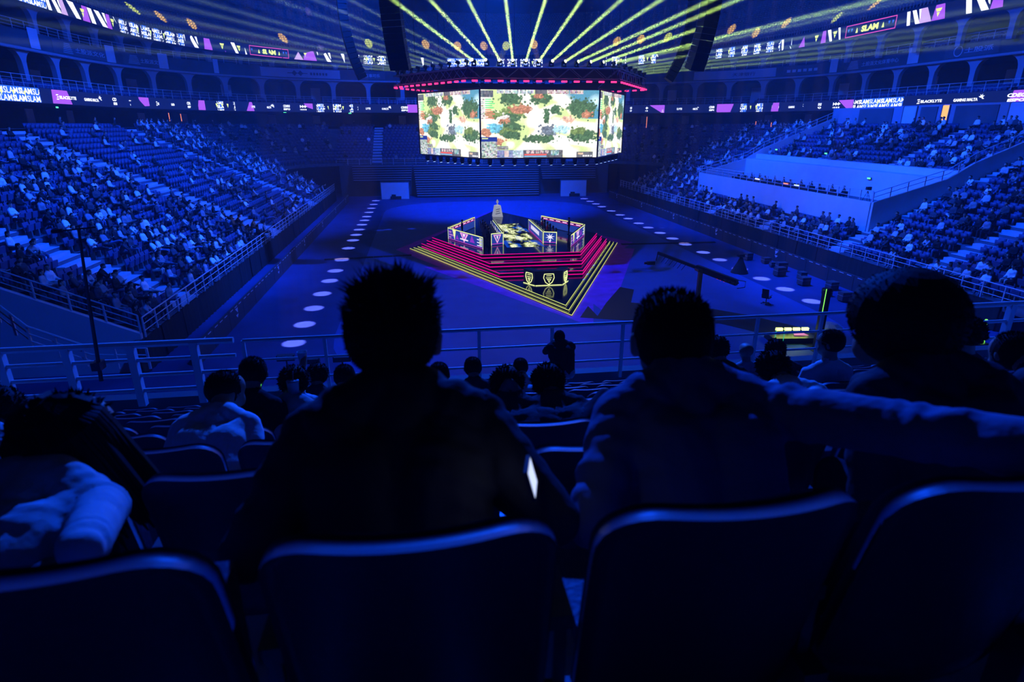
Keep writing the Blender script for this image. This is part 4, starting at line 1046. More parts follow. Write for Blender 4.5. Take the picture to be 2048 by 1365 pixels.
# violet pools on the floor: narrow downlights in the roof grid
for X, ys_ in ((-7.9, [104.1, 99, 94.3, 89.8, 85.5, 82, 78.3, 74.5, 70.8, 67.3, 62.8, 57.1, 52.6, 49.0, 45, 41.2, 37.6, 34.1]), (27.4, [101.8, 98, 94.5, 91.1, 86.2, 82, 78.5, 74.3, 70.9, 67, 63.3, 59.8, 55.5, 52, 48.2, 44.6, 41.2, 37.8])):
    for y in ys_: spot('floor_downlight', (X, y, 30), (X, y, 0), 2.6e5, 2.6, (.48, .38, 1.0), .25, .1)
# blue beams slanting in from the outer roof
for i, (x0, y0, x1, y1) in enumerate(((255, -10, 480, 200), (330, -10, 520, 190), (380, -10, 560, 180), (460, -5, 640, 180), (1720, 0, 1590, 180), (1900, -10, 1760, 175), (2040, 60, 1960, 190), (1610, -10, 1500, 170))):
    A, B = Vector(atd(x0, y0, 62)), Vector(atd(x1, y1, 66)); d = (B-A).normalized(); A = A-d*6
    s = spot('blue_beam_lamp', A, B, 1.2e5, 1.2, (.05, .12, 1.0), .3, .1)
    c_ = link_mesh('blue_light_beam', cone_mesh(24, .12, .12+24*math.tan(R(.6))*1.15, V_BEAMB), None, A); c_.rotation_euler = d.to_track_quat('Z', 'Y').to_euler()
    setp(c_, 'faint blue light beam, %s of those slanting through the haze across the balconies' % nth(i+1), 'light beam', 'faint blue slanting beams', 'stuff')

# ------------------------------------------------------------------ hanging line-array speakers
M_SPK = mat('speaker_black', (.02, .02, .024), .6, .3)
def line_array(px, py, depth, face, n, w, label, curl=4.0):
    p = Vector(atd(px, py, depth)); root = empty('line_array_speaker', p, R(face), label, 'speaker', 'hanging line-array speakers')
    cab = MB(); cab.add([(-w/2, -.35, -.19), (w/2, -.35, -.19), (w/2*.8, .35, -.16), (-w/2*.8, .35, -.16), (-w/2, -.35, .19), (w/2, -.35, .19), (w/2*.8, .35, .16), (-w/2*.8, .35, .16)], [(3, 2, 1, 0), (4, 5, 6, 7), (0, 1, 5, 4), (1, 2, 6, 5), (2, 3, 7, 6), (3, 0, 4, 7)])
    cm = cab.mesh('speaker_cabinet', M_SPK); pos = Vector((0, 0, .2)); tilt = -curl*n*.45
    for i in range(n):
        t = max(0.0, (n*.75-i)/n)*curl*5; o = link_mesh('speaker_cabinet', cm, root, pos.copy()); o.rotation_euler = (R(t), 0, 0)
        pos = pos+Vector((0, -math.sin(R(t))*.385, math.cos(R(t))*.385))
    q = MB(); q.tube([(-w*.3, pos.y, pos.z), (-w*.3, pos.y, 43.9-p.z)], .025, 4); q.tube([(w*.3, pos.y, pos.z), (w*.3, pos.y, 43.9-p.z)], .025, 4); q.build('rigging', M_STEELD, root, kind='stuff')
line_array(803, 139, 42.0, -28, 18, 1.5, 'broad hanging line-array speaker left of the screen', 5.0)
line_array(724, 158, 48.0, -80, 18, 1.0, 'slim curved line-array speaker seen edge-on beside the broad left one', 6.0)
line_array(1388, 140, 42.0, 28, 18, 1.5, 'broad hanging line-array speaker in front of the SLAM lettering', 5.0)
line_array(1338, 162, 50.0, 80, 18, 1.0, 'strongly curved line-array speaker near the right screen edge', 8.0)

# ------------------------------------------------------------------ people: one continuous body grown from tapered limbs
M_SKIN = mat('skin', (.50, .34, .26), .55, .35)
M_HAIR = mat('black_hair', (.012, .011, .011), .7, .15)
M_EYE = mat('eye', (.03, .03, .03), .2, .5)
M_SHOE = mat('shoe', (.35, .35, .37), .6, .3)
TOPS = {'white': mat('cloth_white', (.88, .88, .90), .85, .1, bump=.5, bscale=9), 'pale grey': mat('cloth_pale', (.52, .53, .56), .85, .1, bump=.5, bscale=9),
        'grey': mat('cloth_grey', (.26, .27, .30), .85, .1, bump=.5, bscale=9), 'dark': mat('cloth_dark', (.07, .07, .085), .85, .1, bump=.5, bscale=9), 'black': mat('cloth_black', (.022, .022, .026), .85, .1, bump=.6, bscale=9),
        'denim': mat('cloth_denim', (.17, .21, .34), .85, .1, bump=.6, bscale=9), 'red': mat('cloth_red', (.55, .05, .06), .85, .1, bump=.5, bscale=9)}
PANTS = {'dark': mat('trousers_dark', (.04, .042, .055), .9, .1), 'pale': mat('trousers_pale', (.55, .54, .52), .9, .1), 'jeans': mat('trousers_jeans', (.14, .19, .32), .9, .1)}

def pose(nk=0.0, hs=1.0, hz=None, lean=0., side=0., yaw=0., pitch=0., scale=1., arms='lap', stand=False, bulk=1., hair=True, long_hair=False, fingers=False, wrists=None, elbows=None, cross=False, eyes=False, knees=None):
    """list of tapered limbs (p0, r0, p1, r1, material) in metres, facing +Y, floor at z = 0, and the head matrix"""
    V = lambda x, y, z: np.array([x, y, z], float)
    hz = hz or (.53 if not stand else .93)
    la, sa = R(lean), R(side)
    up = V(math.sin(sa), math.sin(la)*math.cos(sa), math.cos(la)*math.cos(sa)); rt = V(math.cos(sa), 0, -math.sin(sa)); fw = np.cross(up, rt); rt = np.cross(fw, up)
    hip = V(0, 0, hz)
    S_ = lambda h, x=0., y=0.: hip+up*h+rt*x+fw*y
    L = []
    def add(a, ra, b, rb, m): L.append((np.array(a, float), ra, np.array(b, float), rb, m))
    k = bulk
    add(V(-.085, -.01, hz), .115, V(.085, -.01, hz), .115, 2)
    for s in (-1, 1):
        add(S_(.02, s*.06), .112*k, S_(.33, s*.085, -.005), .118*k, 1)
        add(S_(.535, s*.035, -.015), .060, S_(.46, s*.15, -.01), .068*k, 1)
        add(S_(.33, s*.10), .115*k, S_(.44, s*.13), .078*k, 1)
    add(S_(.36, -.08, .02), .112*k, S_(.36, .08, .02), .112*k, 1)
    add(S_(.44, 0, -.01), .070*k, S_(.53, 0, -.012), .068, 1); add(S_(.56, 0, 0), .062, S_(.63, 0, .008), .060, 0)
    # head
    hc = S_(.715-nk, 0, .03)
    M = Matrix.Rotation(R(-yaw), 3, 'Z') @ Matrix.Rotation(R(-pitch), 3, 'X')
    hr, hf, hu = [np.array(M.col[i]) for i in range(3)]
    Hh = lambda x, y, z: hc+(hr*x+hf*y+hu*z)*hs
    n0 = len(L)
    add(Hh(0, -.03, .02), .088, Hh(0, .03, .02), .085, 0); add(Hh(0, .02, -.02), .076, Hh(0, .055, -.075), .050, 0)
    add(Hh(0, .095, -.02), .016, Hh(0, .085, .025), .011, 0)
    for s in (-1, 1): add(Hh(s*.086, -.005, .01), .020, Hh(s*.090, -.012, -.02), .015, 0)
    if eyes:
        for s in (-1, 1): add(Hh(s*.032, .083, .022), .013, Hh(s*.032, .085, .022), .012, 5)
        add(Hh(-.022, .088, -.055), .009, Hh(.022, .088, -.055), .009, 0)
    if hair:
        add(Hh(0, -.038, .035), .096, Hh(0, .025, .055), .088, 4)
        if long_hair:
            for s in (-1, 0, 1): add(Hh(s*.06, -.045, 0), .055, Hh(s*.07, -.06, -.22), .045, 4)
    L[n0:] = [(a, ra*hs, b, rb*hs, m) for a, ra, b, rb, m in L[n0:]]
    # arms
    for i, s in enumerate((-1, 1)):
        sh = S_(.445, s*.185)
        if elbows and elbows[i] is not None: el, wr = V(*elbows[i]), V(*wrists[i])
        elif arms == 'lap': el, wr = S_(.16, s*.25, .05), V(s*.10, .34, hz+.13)
        elif arms == 'folded': el, wr = S_(.20, s*.24, .08), S_(.24, -s*.10, .22)
        elif arms == 'chin': el, wr = V(s*.15, .40, hz+.13), V(s*.06, .50, hz+.26)
        elif arms == 'phone': el, wr = S_(.12, s*.24, .06), V(s*.05, .40, hz+.17)
        elif arms == 'up': el, wr = S_(.60, s*.32, .05), S_(.86, s*.22, .08)
        else: el, wr = S_(.17, s*.24, -.02), S_(-.06, s*.24, .06)
        add(sh, .066*k, el, .052*k, 1); add(el, .051*k, wr, .038*k, 1)
        d = (wr-el)/max(1e-6, np.linalg.norm(wr-el))
        if not fingers: add(wr, .033, wr+d*.10, .026, 0)
        else:
            up_ = V(0, 0, 1); sx = np.cross(d, up_); sx /= max(1e-6, np.linalg.norm(sx)); nn = np.cross(sx, d)
            pb = wr+d*.03
            for q in (-.03, -.01, .01, .03): add(pb+sx*q*.6, .020, wr+d*.095+sx*q, .014, 0)
            for q, l in ((-.036, .072), (-.013, .082), (.011, .076), (.033, .060)):      # four fingers, curled down
                a0 = wr+d*.10+sx*q; a1 = a0+d*l*.5-nn*l*.14; a2 = a1+d*l*.30-nn*l*.34; a3 = a2+d*l*.05-nn*l*.30
                add(a0, .0105, a1, .0098, 0); add(a1, .0098, a2, .009, 0); add(a2, .009, a3, .008, 0)
            t0 = wr+d*.035-sx*.03*s; t1 = t0+d*.035-sx*.032*s-nn*.012; t2 = t1+d*.03-sx*.008*s-nn*.015
            add(t0, .014, t1, .012, 0); add(t1, .012, t2, .010, 0)
    # legs
    for i, s in enumerate((-1, 1)):
        if stand:
            kn, an = V(s*.10, .02, .50), V(s*.11, -.02, .09); ft = V(s*.12, .15, .04)
        else:
            kn, an = V(s*.13, .44, hz-.01), V(s*.12, .42, .10); ft = V(s*.13, .58, .045)
            if cross and s > 0: kn = V(.04, .46, hz+.10); an = V(-.26, .58, hz-.02); ft = V(-.36, .70, hz-.02)
            if knees: kn = V(*knees[i]); an = V(kn[0], kn[1]+.02, .10); ft = V(kn[0], kn[1]+.17, .045)
        add(V(s*.088, .0, hz-.01), .092, kn, .066, 2); add(kn, .064, an, .045, 2); add(an-V(0, .02, .04), .044, ft, .036, 3)
    if scale != 1.0: L = [(a*scale, ra*scale, b*scale, rb*scale, m) for a, ra, b, rb, m in L]; hc = hc*scale
    M4 = M.to_4x4(); M4.translation = Vector(hc)
    return L, M4 @ Matrix.Scale(scale*hs, 4)

def raw_body(L, n=10):
    b = MB()
    for a, ra, c, rb, m in L:
        b.ball(a, ra, n); b.ball(c, rb, n)
        if np.linalg.norm(c-a) > 1e-4: b.tube([a, c], [ra, rb], n)
    return b.mesh('raw', [])
def limb_dist(P, L):
    D = np.empty((len(P), len(L)))
    for i, (a, ra, b, rb, m) in enumerate(L):
        ab = b-a; t = np.clip(((P-a)@ab)/max(1e-9, ab@ab), 0, 1); D[:, i] = np.linalg.norm(P-a-t[:, None]*ab, axis=1)-(ra+(rb-ra)*t)
    return D
def grow_bodies(jobs):
    """jobs: list of (limbs, voxel, target faces or None, smooth) -> meshes with material index by nearest limb"""
    obs = []
    for L, vox, tgt, sm in jobs:
        o = bpy.data.objects.new('grow', raw_body(L, 12 if vox < .02 else 8)); COL.objects.link(o)
        r = o.modifiers.new('r', 'REMESH'); r.mode = 'VOXEL'; r.voxel_size = vox; r.use_smooth_shade = True
        s = o.modifiers.new('s', 'SMOOTH'); s.factor = .5; s.iterations = sm
        if tgt: d = o.modifiers.new('d', 'DECIMATE'); d.ratio = tgt
        obs.append(o)
    dg = bpy.context.evaluated_depsgraph_get(); dg.update(); out = []
    for o, (L, vox, tgt, sm) in zip(obs, jobs):
        me = bpy.data.meshes.new_from_object(o.evaluated_get(dg)); n = len(me.polygons)
        c = np.empty(n*3); me.polygons.foreach_get('center', c)
        D = limb_dist(c.reshape(-1, 3), L); mi = np.array([l[4] for l in L])[D.argmin(1)]
        if vox < .02:        # cloth folds on sleeves, back and trousers
            nv = len(me.vertices); co = np.empty(nv*3); me.vertices.foreach_get('co', co); co = co.reshape(-1, 3); no = np.empty(nv*3); me.vertices.foreach_get('normal', no); no = no.reshape(-1, 3)
            Dv = limb_dist(co, L); near_ = Dv.argmin(1); mv = np.array([l[4] for l in L])[near_]
            ax = np.array([(l[2]-l[0])/max(1e-6, np.linalg.norm(l[2]-l[0])) for l in L])[near_]
            t = (co*ax).sum(1); q = co[:, 0]*17+co[:, 1]*13+co[:, 2]*11
            g1 = co[:, 0]*23+co[:, 2]*19; g2 = co[:, 1]*21-co[:, 2]*9
            w = np.sin(t*42+2.6*np.sin(g1*.55)+1.7*np.sin(g2*.8))*np.clip(.25+np.sin(g1*.9+t*6)*np.sin(g2*.7+1), 0, 1)
            w = w+.45*np.sin(t*88+2*np.sin(g2)+g1*.6)*np.clip(np.sin(g1*.5-g2*.6), 0, 1)
            co += no*(w*.0062*((mv == 1) | (mv == 2)))[:, None]; me.vertices.foreach_set('co', co.ravel()); me.update()
        me.materials.clear()
        for _ in range(6): me.materials.append(None)
        me.polygons.foreach_set('material_index', mi.astype(np.int32)); me.polygons.foreach_set('use_smooth', np.ones(n, bool)); out.append(me)
    for o in obs:
        m = o.data; bpy.data.objects.remove(o); bpy.data.meshes.remove(m)
    return out
def dress(me, top, pants='dark', skin=M_SKIN, copy=True):
    m = me.copy() if copy else me
    for i, x in enumerate((skin, TOPS[top], PANTS[pants], M_SHOE, M_HAIR, M_EYE)): m.materials[i] = x
    return m

# --- spectators in the stands
POSES = [('hands in the lap', dict(arms='lap')), ('arms folded', dict(arms='folded', lean=-6)), ('leaning forward', dict(lean=24, arms='chin', pitch=-8)),
         ('looking at a phone', dict(arms='phone', pitch=-25, lean=6)), ('legs crossed', dict(arms='lap', cross=True, lean=-8)), ('slouching back', dict(lean=-16, arms='folded', cross=True, yaw=15)),
         ('long hair', dict(arms='lap', long_hair=True, scale=.93)), ('head turned', dict(yaw=40, side=5))]
STANDP = dict(stand=True, arms='side')
jobs = [(pose(**p)[0], .030, .20, 2) for _, p in POSES]+[(pose(**STANDP)[0], .030, .20, 2)]
far_meshes = grow_bodies(jobs)
SPEC = {}
def spectator_mesh(pi, top, pants):
    k = (pi, top, pants)
    if k not in SPEC: SPEC[k] = dress(far_meshes[pi], top, pants); SPEC[k].name = 'person'
    return SPEC[k]
def dens(x, y, k):
    if y > 100: return .10 if abs(x-10) > 22 else .05
    if x < 10:
        if y < 49.8: return .52
        if y < 61.8: return .45 if k < 16 else .30
        if y < 85: return .12
        return .40
    if 47 < y < 80.6: return .36 if x > 45 else .50
    if y < 47: return .28
    return .42
sel = []
r_ = np.random.default_rng(21)
cl = {}
for i in range(len(S)):
    key = (int(S[i, 1]//3), int(S[i, 2]//4)); c = cl.setdefault(key, r_.uniform(.55, 1.5))
    if r_.random() < dens(S[i, 1], S[i, 2], k_[i])*c: sel.append(i)
sel = np.array(sel); sel = sel[np.argsort(dist[sel])]
tn = ['white', 'pale grey', 'grey', 'dark', 'black']; tp = [.22, .18, .16, .24, .20]
pn = ['dark', 'jeans', 'pale']; pp = [.72, .2, .08]
stuff = {}
for q, i in enumerate(sel):
    pi = int(r_.integers(0, len(POSES))); top = tn[int(r_.choice(5, p=tp))]; pa = pn[int(r_.choice(3, p=pp))]
    x, y = S[i, 1]-S[i, 3]*.02, S[i, 2]-S[i, 4]*.02; a = ang[i]+math.pi+r_.normal()*.12
    if q < 300:
        o = link_mesh('person', spectator_mesh(pi, top, pa), None, (x, y, zz[i]), a); o.scale = (1.18,)*3
        sec = section(S[i, 1], S[i, 2])
        setp(o, 'spectator, %s top, %s, %s row, %s' % (top, POSES[pi][0], nth(k_[i]+1), place_words(S[i, 1], S[i, 2])), 'person', 'spectators in the '+sec)
    else: stuff.setdefault((pi, top, pa), []).append((x, y, zz[i], a))
VV, FF, MI, off = [], [], [], 0
mats_all = [M_SKIN]+[TOPS[t] for t in tn]+[PANTS[p] for p in pn]+[M_SHOE, M_HAIR, M_EYE]
for (pi, top, pa), lst in stuff.items():
    me = far_meshes[pi]; me.calc_loop_triangles(); nv = len(me.vertices)
    v = np.empty(nv*3); me.vertices.foreach_get('co', v); v = v.reshape(-1, 3)*1.18
    nt_ = len(me.loop_triangles); t = np.empty(nt_*3, np.int32); me.loop_triangles.foreach_get('vertices', t); t = t.reshape(-1, 3)
    pi_ = np.empty(nt_, np.int32); me.loop_triangles.foreach_get('polygon_index', pi_); mi = np.empty(len(me.polygons), np.int32); me.polygons.foreach_get('material_index', mi); mi = mi[pi_]
    mp = np.array([0, 1+tn.index(top), 6+pn.index(pa), 9, 10, 11])[mi]
    A = np.array(lst); a, b = place_many(v, t, A[:, 0], A[:, 1], A[:, 2], A[:, 3]); VV.append(a); FF.append(b+off); off += len(a); MI.append(np.tile(mp, len(lst)))
o = link_mesh('crowd', big_mesh('crowd', np.vstack(VV), np.vstack(FF), mats_all, np.concatenate(MI))); setp(o, 'crowd of small seated spectators filling the more distant blocks', 'crowd', kind='stuff')

# --- players, coaches and casters on the stage
for sg, team, top in ((1, 'pink triangle', 'dark'), (-1, 'starburst', 'red')):
    for i in range(5):
        x = SX-sg*(SX-6.15); y = 58.0+1.42*i
        t_ = top if i % 2 == 0 else ('dark' if sg < 0 else 'grey')
        ch = empty('gaming_chair', (x, y, 1.14), -sg*math.pi/2, 'black high-backed gaming chair, %s from the front of the %s booth' % (nth(i+1), team), 'chair', 'gaming chairs in the booths')
        b = MB(); b.box((-.25, -.24, .40), (.25, .24, .47)); b.build('seat', M_CASE, ch)
        b = MB(); b.box((-.25, -.34, .47), (.25, -.26, 1.22)); b.build('backrest', M_CASE, ch)
        b = MB(); b.tube([(0, 0, .05), (0, 0, .4)], .04, 6); b.build('column', M_CASE, ch)
        b = MB(); [b.beam((0, 0, .05), (.3*math.cos(k*1.257), .3*math.sin(k*1.257), .03), .05, .04) for k in range(5)]; b.build('star_base', M_CASE, ch, kind='stuff')
        o = link_mesh('person', spectator_mesh(3 if i % 2 else 0, t_, 'dark'), None, (x, y, 1.14), -sg*math.pi/2); setp(o, 'player in %s top, %s from the front of the %s booth' % (t_, nth(i+1), team), 'person', 'players in the booths')
    o = link_mesh('person', spectator_mesh(8, 'black', 'dark'), None, (SX-sg*5.6, 61.2, 1.14), -sg*math.pi/2); setp(o, 'coach in black standing behind the players of the %s booth' % team, 'person')

# ------------------------------------------------------------------ the stand we look from
NZ0, ND = 10.34, .36
def zf(j): return NZ0-ND*(j-1)
def yp(j): return 1.14+.85*(j-1)
M_NCONC = mat('near_step', (.50, .51, .54), .7, .2, noise=.1, nscale=3)
V, F = [], []
mb = MB()
for j in range(0, 12):
    y0, y1 = yp(j)-.62, yp(j)+.23
    if j == 0: y0 = -3.0
    if j == 11: y1 = 10.5
    if y0 >= y1: continue
    mb.box((-14.4, y0, 5.6 if j > 3 else 8.0), (34.0, y1+.001, zf(j)))
sn = struct(mb.build('stand_near', M_NCONC)); 
mb = MB(); mb.box((-14.4, 10.35, 0), (34.0, 10.6, 7.45)); struct(mb.build('wall_near', M_DARK))

M_SHELL = mat('seat_shell', (.04, .05, .09), .45, .3); M_PAD = mat('seat_pad', (.05, .06, .11), .55, .3, bump=.15, bscale=60); M_ARM = mat('armrest_plastic', (.16, .17, .20), .35, .5)
def back_panel(w, z0, z1, t, y_in, crv, n=16, m_=16, rc=.11, tilt=.13, lip=.0):
    """curved upright panel with rounded top corners; front faces +Y"""
    V = []; H_ = z1-z0
    for side in (0, 1):
        for j in range(m_+1):
            v = 1-(1-j/m_)**2; z = z0+H_*v; d = max(0.0, z-(z1-rc)); hw = w-(rc-math.sqrt(max(0, rc*rc-d*d)))
            for i in range(n+1):
                u = -1+2*i/n; x = u*hw; y = y_in+crv*(x/w)**2-tilt*v-(t if side == 0 else 0)-(lip*v**6 if side == 0 else 0)
                V.append((x, y, z))
    N = (n+1)*(m_+1); F = []
    for j in range(m_):
        for i in range(n):
            a = j*(n+1)+i; F.append((a, a+1, a+n+2, a+n+1)); a += N; F.append((a, a+n+1, a+n+2, a+1))
    rim = [j*(n+1) for j in range(m_+1)]+[m_*(n+1)+i for i in range(1, n+1)]+[j*(n+1)+n for j in range(m_-1, -1, -1)]+[i for i in range(n-1, 0, -1)]
    for a, b in zip(rim, rim[1:]+rim[:1]): F.append((a, a+N, b+N, b))
    return V, F
V, F = back_panel(.265, .36, 1.02, .030, -.17, .055, lip=.02); bs = MB(); bs.add(V, F); me_shell = bs.mesh('back_shell', M_SHELL, True)
V, F = back_panel(.235, .46, .99, .035, -.128, .050, rc=.10); bs = MB(); bs.add(V, F); me_pad = bs.mesh('back_pad', M_PAD, True)
sp = MB(); sp.box((-.22, -.14, .40), (.22, .28, .47)); sp.box((-.20, -.12, .37), (.20, .25, .40)); me_pan_d = sp.mesh('seat_pan', M_PAD)
su = MB(); su.box((-.22, -.12, .42), (.22, -.05, .80)); su.box((-.20, -.05, .44), (.20, -.02, .76)); me_pan_u = su.mesh('seat_pan', M_PAD)
ar = MB(); ar.box((.272, -.16, .62), (.328, .20, .66)); ar.box((.285, -.16, .40), (.315, -.08, .62)); me_arm = ar.mesh('armrest', M_ARM)
lg = MB(); lg.box((.27, -.22, 0), (.33, -.14, .46)); lg.box((.26, -.26, 0), (.34, .0, .03)); me_leg = lg.mesh('leg', M_STEELD)
ORD = ['first', 'second', 'third', 'fourth', 'fifth', 'sixth', 'seventh', 'eighth', 'ninth', 'tenth', 'eleventh']
NEARSEATS = []
def near_seat(x, j, up=True):
    o = empty('tip_up_seat', (x, yp(j), zf(j)), 0, '%s dark seat, %s from the boom-pole end, %s row above the railing' % ('folded' if up else 'occupied', nth(seat_index(x)+15), ORD[10-j]), 'seat', 'tip-up seats above the near railing')
    link_mesh('back_shell', me_shell, o); link_mesh('back_pad', me_pad, o); link_mesh('seat_pan', me_pan_u if up else me_pan_d, o); link_mesh('armrest', me_arm, o); link_mesh('leg', me_leg, o)
    return o
OCC = {}     # (row, seat index) taken by a person
def seat_index(x): return int(round((x+.05)/.6))

# the railing in front: pale thick posts at both ends, thinner bars in the middle
def near_rail(x0, x1, nb, post, r, pr, label, spacing_h=1.1):
    return railing('front_railing', [(x0, 10.2, 7.40), (x1, 10.2, 7.40)], spacing_h, label, 'railing', None, nb, post, r, M_STEEL, pr)
near_rail(-9.0, -3.35, 4, 1.0, .045, .06, 'thick pale railing section with stout posts beside the thin boom pole', 1.12)
near_rail(-3.2, 9.6, 3, 1.36, .028, .028, 'thin-barred middle section of the front railing above the stage floor', 1.1)
near_rail(9.75, 15.0, 3, 1.1, .045, .06, 'thick pale railing section beside the green glowing triangle', 1.12)

# --- hair pieces in head coordinates
def hair_piece(kind, seed):
    r = random.Random(seed); b = MB()
    rx, ry, rz, cz, cyy = {'spiky': (.100, .114, .108, .022, -.012), 'short': (.098, .112, .104, .022, -.012), 'afro': (.132, .138, .126, .028, -.018), 'long': (.108, .120, .112, .022, -.012), 'curly': (.108, .12, .112, .025, -.012)}[kind]
    n, m_ = 20, 14; low = {'long': -.10, 'afro': -.09, 'curly': -.08, 'spiky': -.108}.get(kind, -.09)
    def P(a, e): return Vector((rx*math.cos(e)*math.cos(a), cyy+ry*math.cos(e)*math.sin(a), cz+rz*math.sin(e)))
    def ok(p): return p.z > (low if p.y < .0 else low+(.10+.0)*min(1, p.y/.07))
    grid = [[P(2*math.pi*i/n, -math.pi/2+math.pi*j/m_) for i in range(n)] for j in range(m_+1)]
    for j in range(m_):
        for i in range(n):
            q = [grid[j][i], grid[j][(i+1) % n], grid[j+1][(i+1) % n], grid[j+1][i]]
            if all(ok(p) for p in q): b.add(q, [(0, 1, 2, 3)])
    cnt, l0, l1 = {'spiky': (4200, .020, .060), 'short': (3200, .008, .024), 'afro': (3000, .004, .010), 'long': (300, .012, .03), 'curly': (600, .012, .03)}[kind]
    for _ in range(cnt):
        a, e = r.uniform(0, 2*math.pi), math.asin(r.uniform(-.55, 1.0)); p = P(a, e)
        if not ok(p): continue
        nrm = Vector((p.x/rx**2, (p.y-cyy)/ry**2, (p.z-cz)/rz**2)).normalized()
        topf = max(0.0, min(1.0, (nrm.z-.15)/.55)); k1, k2 = math.sin(p.x*95+p.y*60+1.3*math.sin(p.y*50)), math.cos(p.y*105-p.x*45+math.sin(p.x*60))
        clump = Vector((k1*.45, k2*.45, 0)) if kind in ('spiky', 'curly') else Vector((0, 0, 0))
        d = (nrm*(1.0 if kind != 'long' else .5)+clump+Vector((r.gauss(0, .16), r.gauss(0, .16), r.gauss(.35*topf if kind in ('spiky', 'short') else 0, .2)))).normalized()
        l = r.uniform(l0, l1)*((.22+.95*topf*(.6+.4*k1*k2)) if kind == 'spiky' else (.25+.8*topf) if kind == 'short' else 1.0)
        t = d.orthogonal().normalized(); s = d.cross(t); w = {'spiky': .0032, 'short': .0028, 'afro': .004}.get(kind, .008)
        p = p-nrm*.006
        b.add([p+t*w, p-t*w*.5+s*w*.87, p-t*w*.5-s*w*.87, p+d*l], [(0, 1, 3), (1, 2, 3), (2, 0, 3)])
    if kind == 'long':
        for _ in range(150):
            a = r.uniform(math.pi*1.02, math.pi*1.98) if r.random() < .75 else r.choice([r.uniform(.75*math.pi, 1.05*math.pi), r.uniform(-.05*math.pi, .25*math.pi)])
            pts = []; le = r.uniform(.20, .30); wob = r.gauss(0, .02)
            for k in range(4): pts.append(P(a, math.pi/2*(.9-.3*k*1.1))*1.03)
            q = pts[-1]
            for k in range(1, 5): pts.append(Vector((q.x*(1+.05*k)+wob*k*.4, q.y*(1+.06*k)-.004*k, q.z-le*k/4)))
            b.tube(pts, [.008, .011, .012, .012, .012, .011, .009, .002], 4)
    return b.mesh('hair', M_HAIR)
HAIRM = {}
def hair_mesh(kind, seed=0):
    if (kind, seed) not in HAIRM: HAIRM[(kind, seed)] = hair_piece(kind, seed)
    return HAIRM[(kind, seed)]

# --- every person of the near stand: first the poses, then all bodies are grown in one go
NEAR = []
def near_person(px, py, j, label, top, pants='dark', hair='short', vox=.016, extra=None, fit=True, dx=0., **kw):
    sc_ = kw.get('scale', 1.0); lean = kw.pop('lean', 0.); Yp = yp(j)
    X = onY(px, py, Yp)[0]
    if fit:
        a = lean
        for _ in range(8):
            hy = Yp+.745*sc_*math.sin(R(a))+.03; p = onY(px, py, hy); zt = (p[2]-zf(j))/sc_-(kw.get('hz') or .53)+kw.get('nk', 0.)
            c = max(.40, min(.99, zt/.745)); a = math.degrees(math.acos(c)); X = p[0]
        lean = a if zt < .735 else lean
    side = kw.get('side', 0.); X -= .74*sc_*math.sin(R(side))*.9
    L, HM = pose(lean=lean, hair=False, eyes=True, **kw)
    NEAR.append(dict(L=L, HM=HM, loc=(X+dx, Yp, zf(j)), label=label, top=top, pants=pants, hair=hair, vox=vox, j=j, extra=extra))
    OCC[(j, seat_index(X+dx-.0))] = True
# the row straight ahead
near_person(168, 842, 1, 'long-haired person in a pale sleeve leaning over in the row ahead', 'pale grey', hair='long', vox=.009, scale=1.04, hs=1.12, hz=.46, nk=.03, yaw=35, pitch=-18, side=4, arms='custom', fingers=True, elbows=[(-.25, .10, .66), (.33, .10, .72)], wrists=[(-.12, .34, .58), (.20, .42, .62)])
near_person(790, 640, 1, 'spiky-haired person with glasses in a dark jacket in the row ahead', 'dark', hair='spiky', vox=.009, scale=1.10, hs=1.14, hz=.46, nk=.05, bulk=1.14, yaw=16, fingers=True, arms='custom', elbows=[(-.32, .05, .66), (.34, .05, .68)], wrists=[(-.10, .34, .60), (.16, .36, .66)], extra='glasses collar')
near_person(1325, 648, 1, 'flat-topped short-haired person with one arm round the next person', 'denim', hair='short', vox=.009, scale=1.10, hs=1.12, hz=.46, nk=.06, bulk=1.12, fingers=True, arms='custom', elbows=[(-.32, .05, .66), (.47, -.20, .93)], wrists=[(-.10, .34, .60), (.76, -.24, .92)], extra='collar')
near_person(1775, 622, 1, 'round-haired person in a hooded dark coat being hugged round the shoulders', 'dark', hair='afro', vox=.010, scale=1.10, hs=1.18, hz=.46, nk=.04, bulk=1.14, yaw=-14, fingers=True, arms='lap', extra='hood')
# rows below
near_person(455, 765, 3, 'person in a white jacket turned sideways above the thick railing', 'white', hair='short', yaw=50, vox=.013, arms='phone')
near_person(590, 752, 4, 'person in a pale top holding a drink cup behind the railing', 'pale grey', hair='curly', arms='phone')
near_person(636, 742, 6, 'dark-haired person in dark clothes sitting before two black floodlight panels', 'dark', hair='curly', arms='lap')
near_person(690, 745, 5, 'person in a white sleeve raising a clear cup', 'white', hair='short', arms='custom', elbows=[(-.34, .20, .95), (.25, .1, .75)], wrists=[(-.30, .32, 1.16), (.12, .34, .66)])
near_person(508, 735, 4, 'person in black with a green phone glow by the railing', 'black', hair='short', arms='phone')
near_person(945, 728, 6, 'person in dark clothes with one white shoe up on the seat ahead', 'dark', hair='short', arms='lap', cross=True)
near_person(1040, 728, 7, 'person with a white collar sitting two rows from the railing', 'white', hair='short', arms='lap')
near_person(1012, 792, 3, 'bowed person with a mop of dark hair in the third row', 'dark', hair='curly', arms='chin', pitch=-20)
near_person(1092, 790, 3, 'bowed dark-haired person beside raised denim knees', 'dark', hair='curly', arms='phone', pitch=-15, knees=[(.30, .36, .80), (.55, .40, .78)])
near_person(878, 740, 5, 'dark-clad person half hidden behind the spiky head', 'black', hair='short', arms='lap')
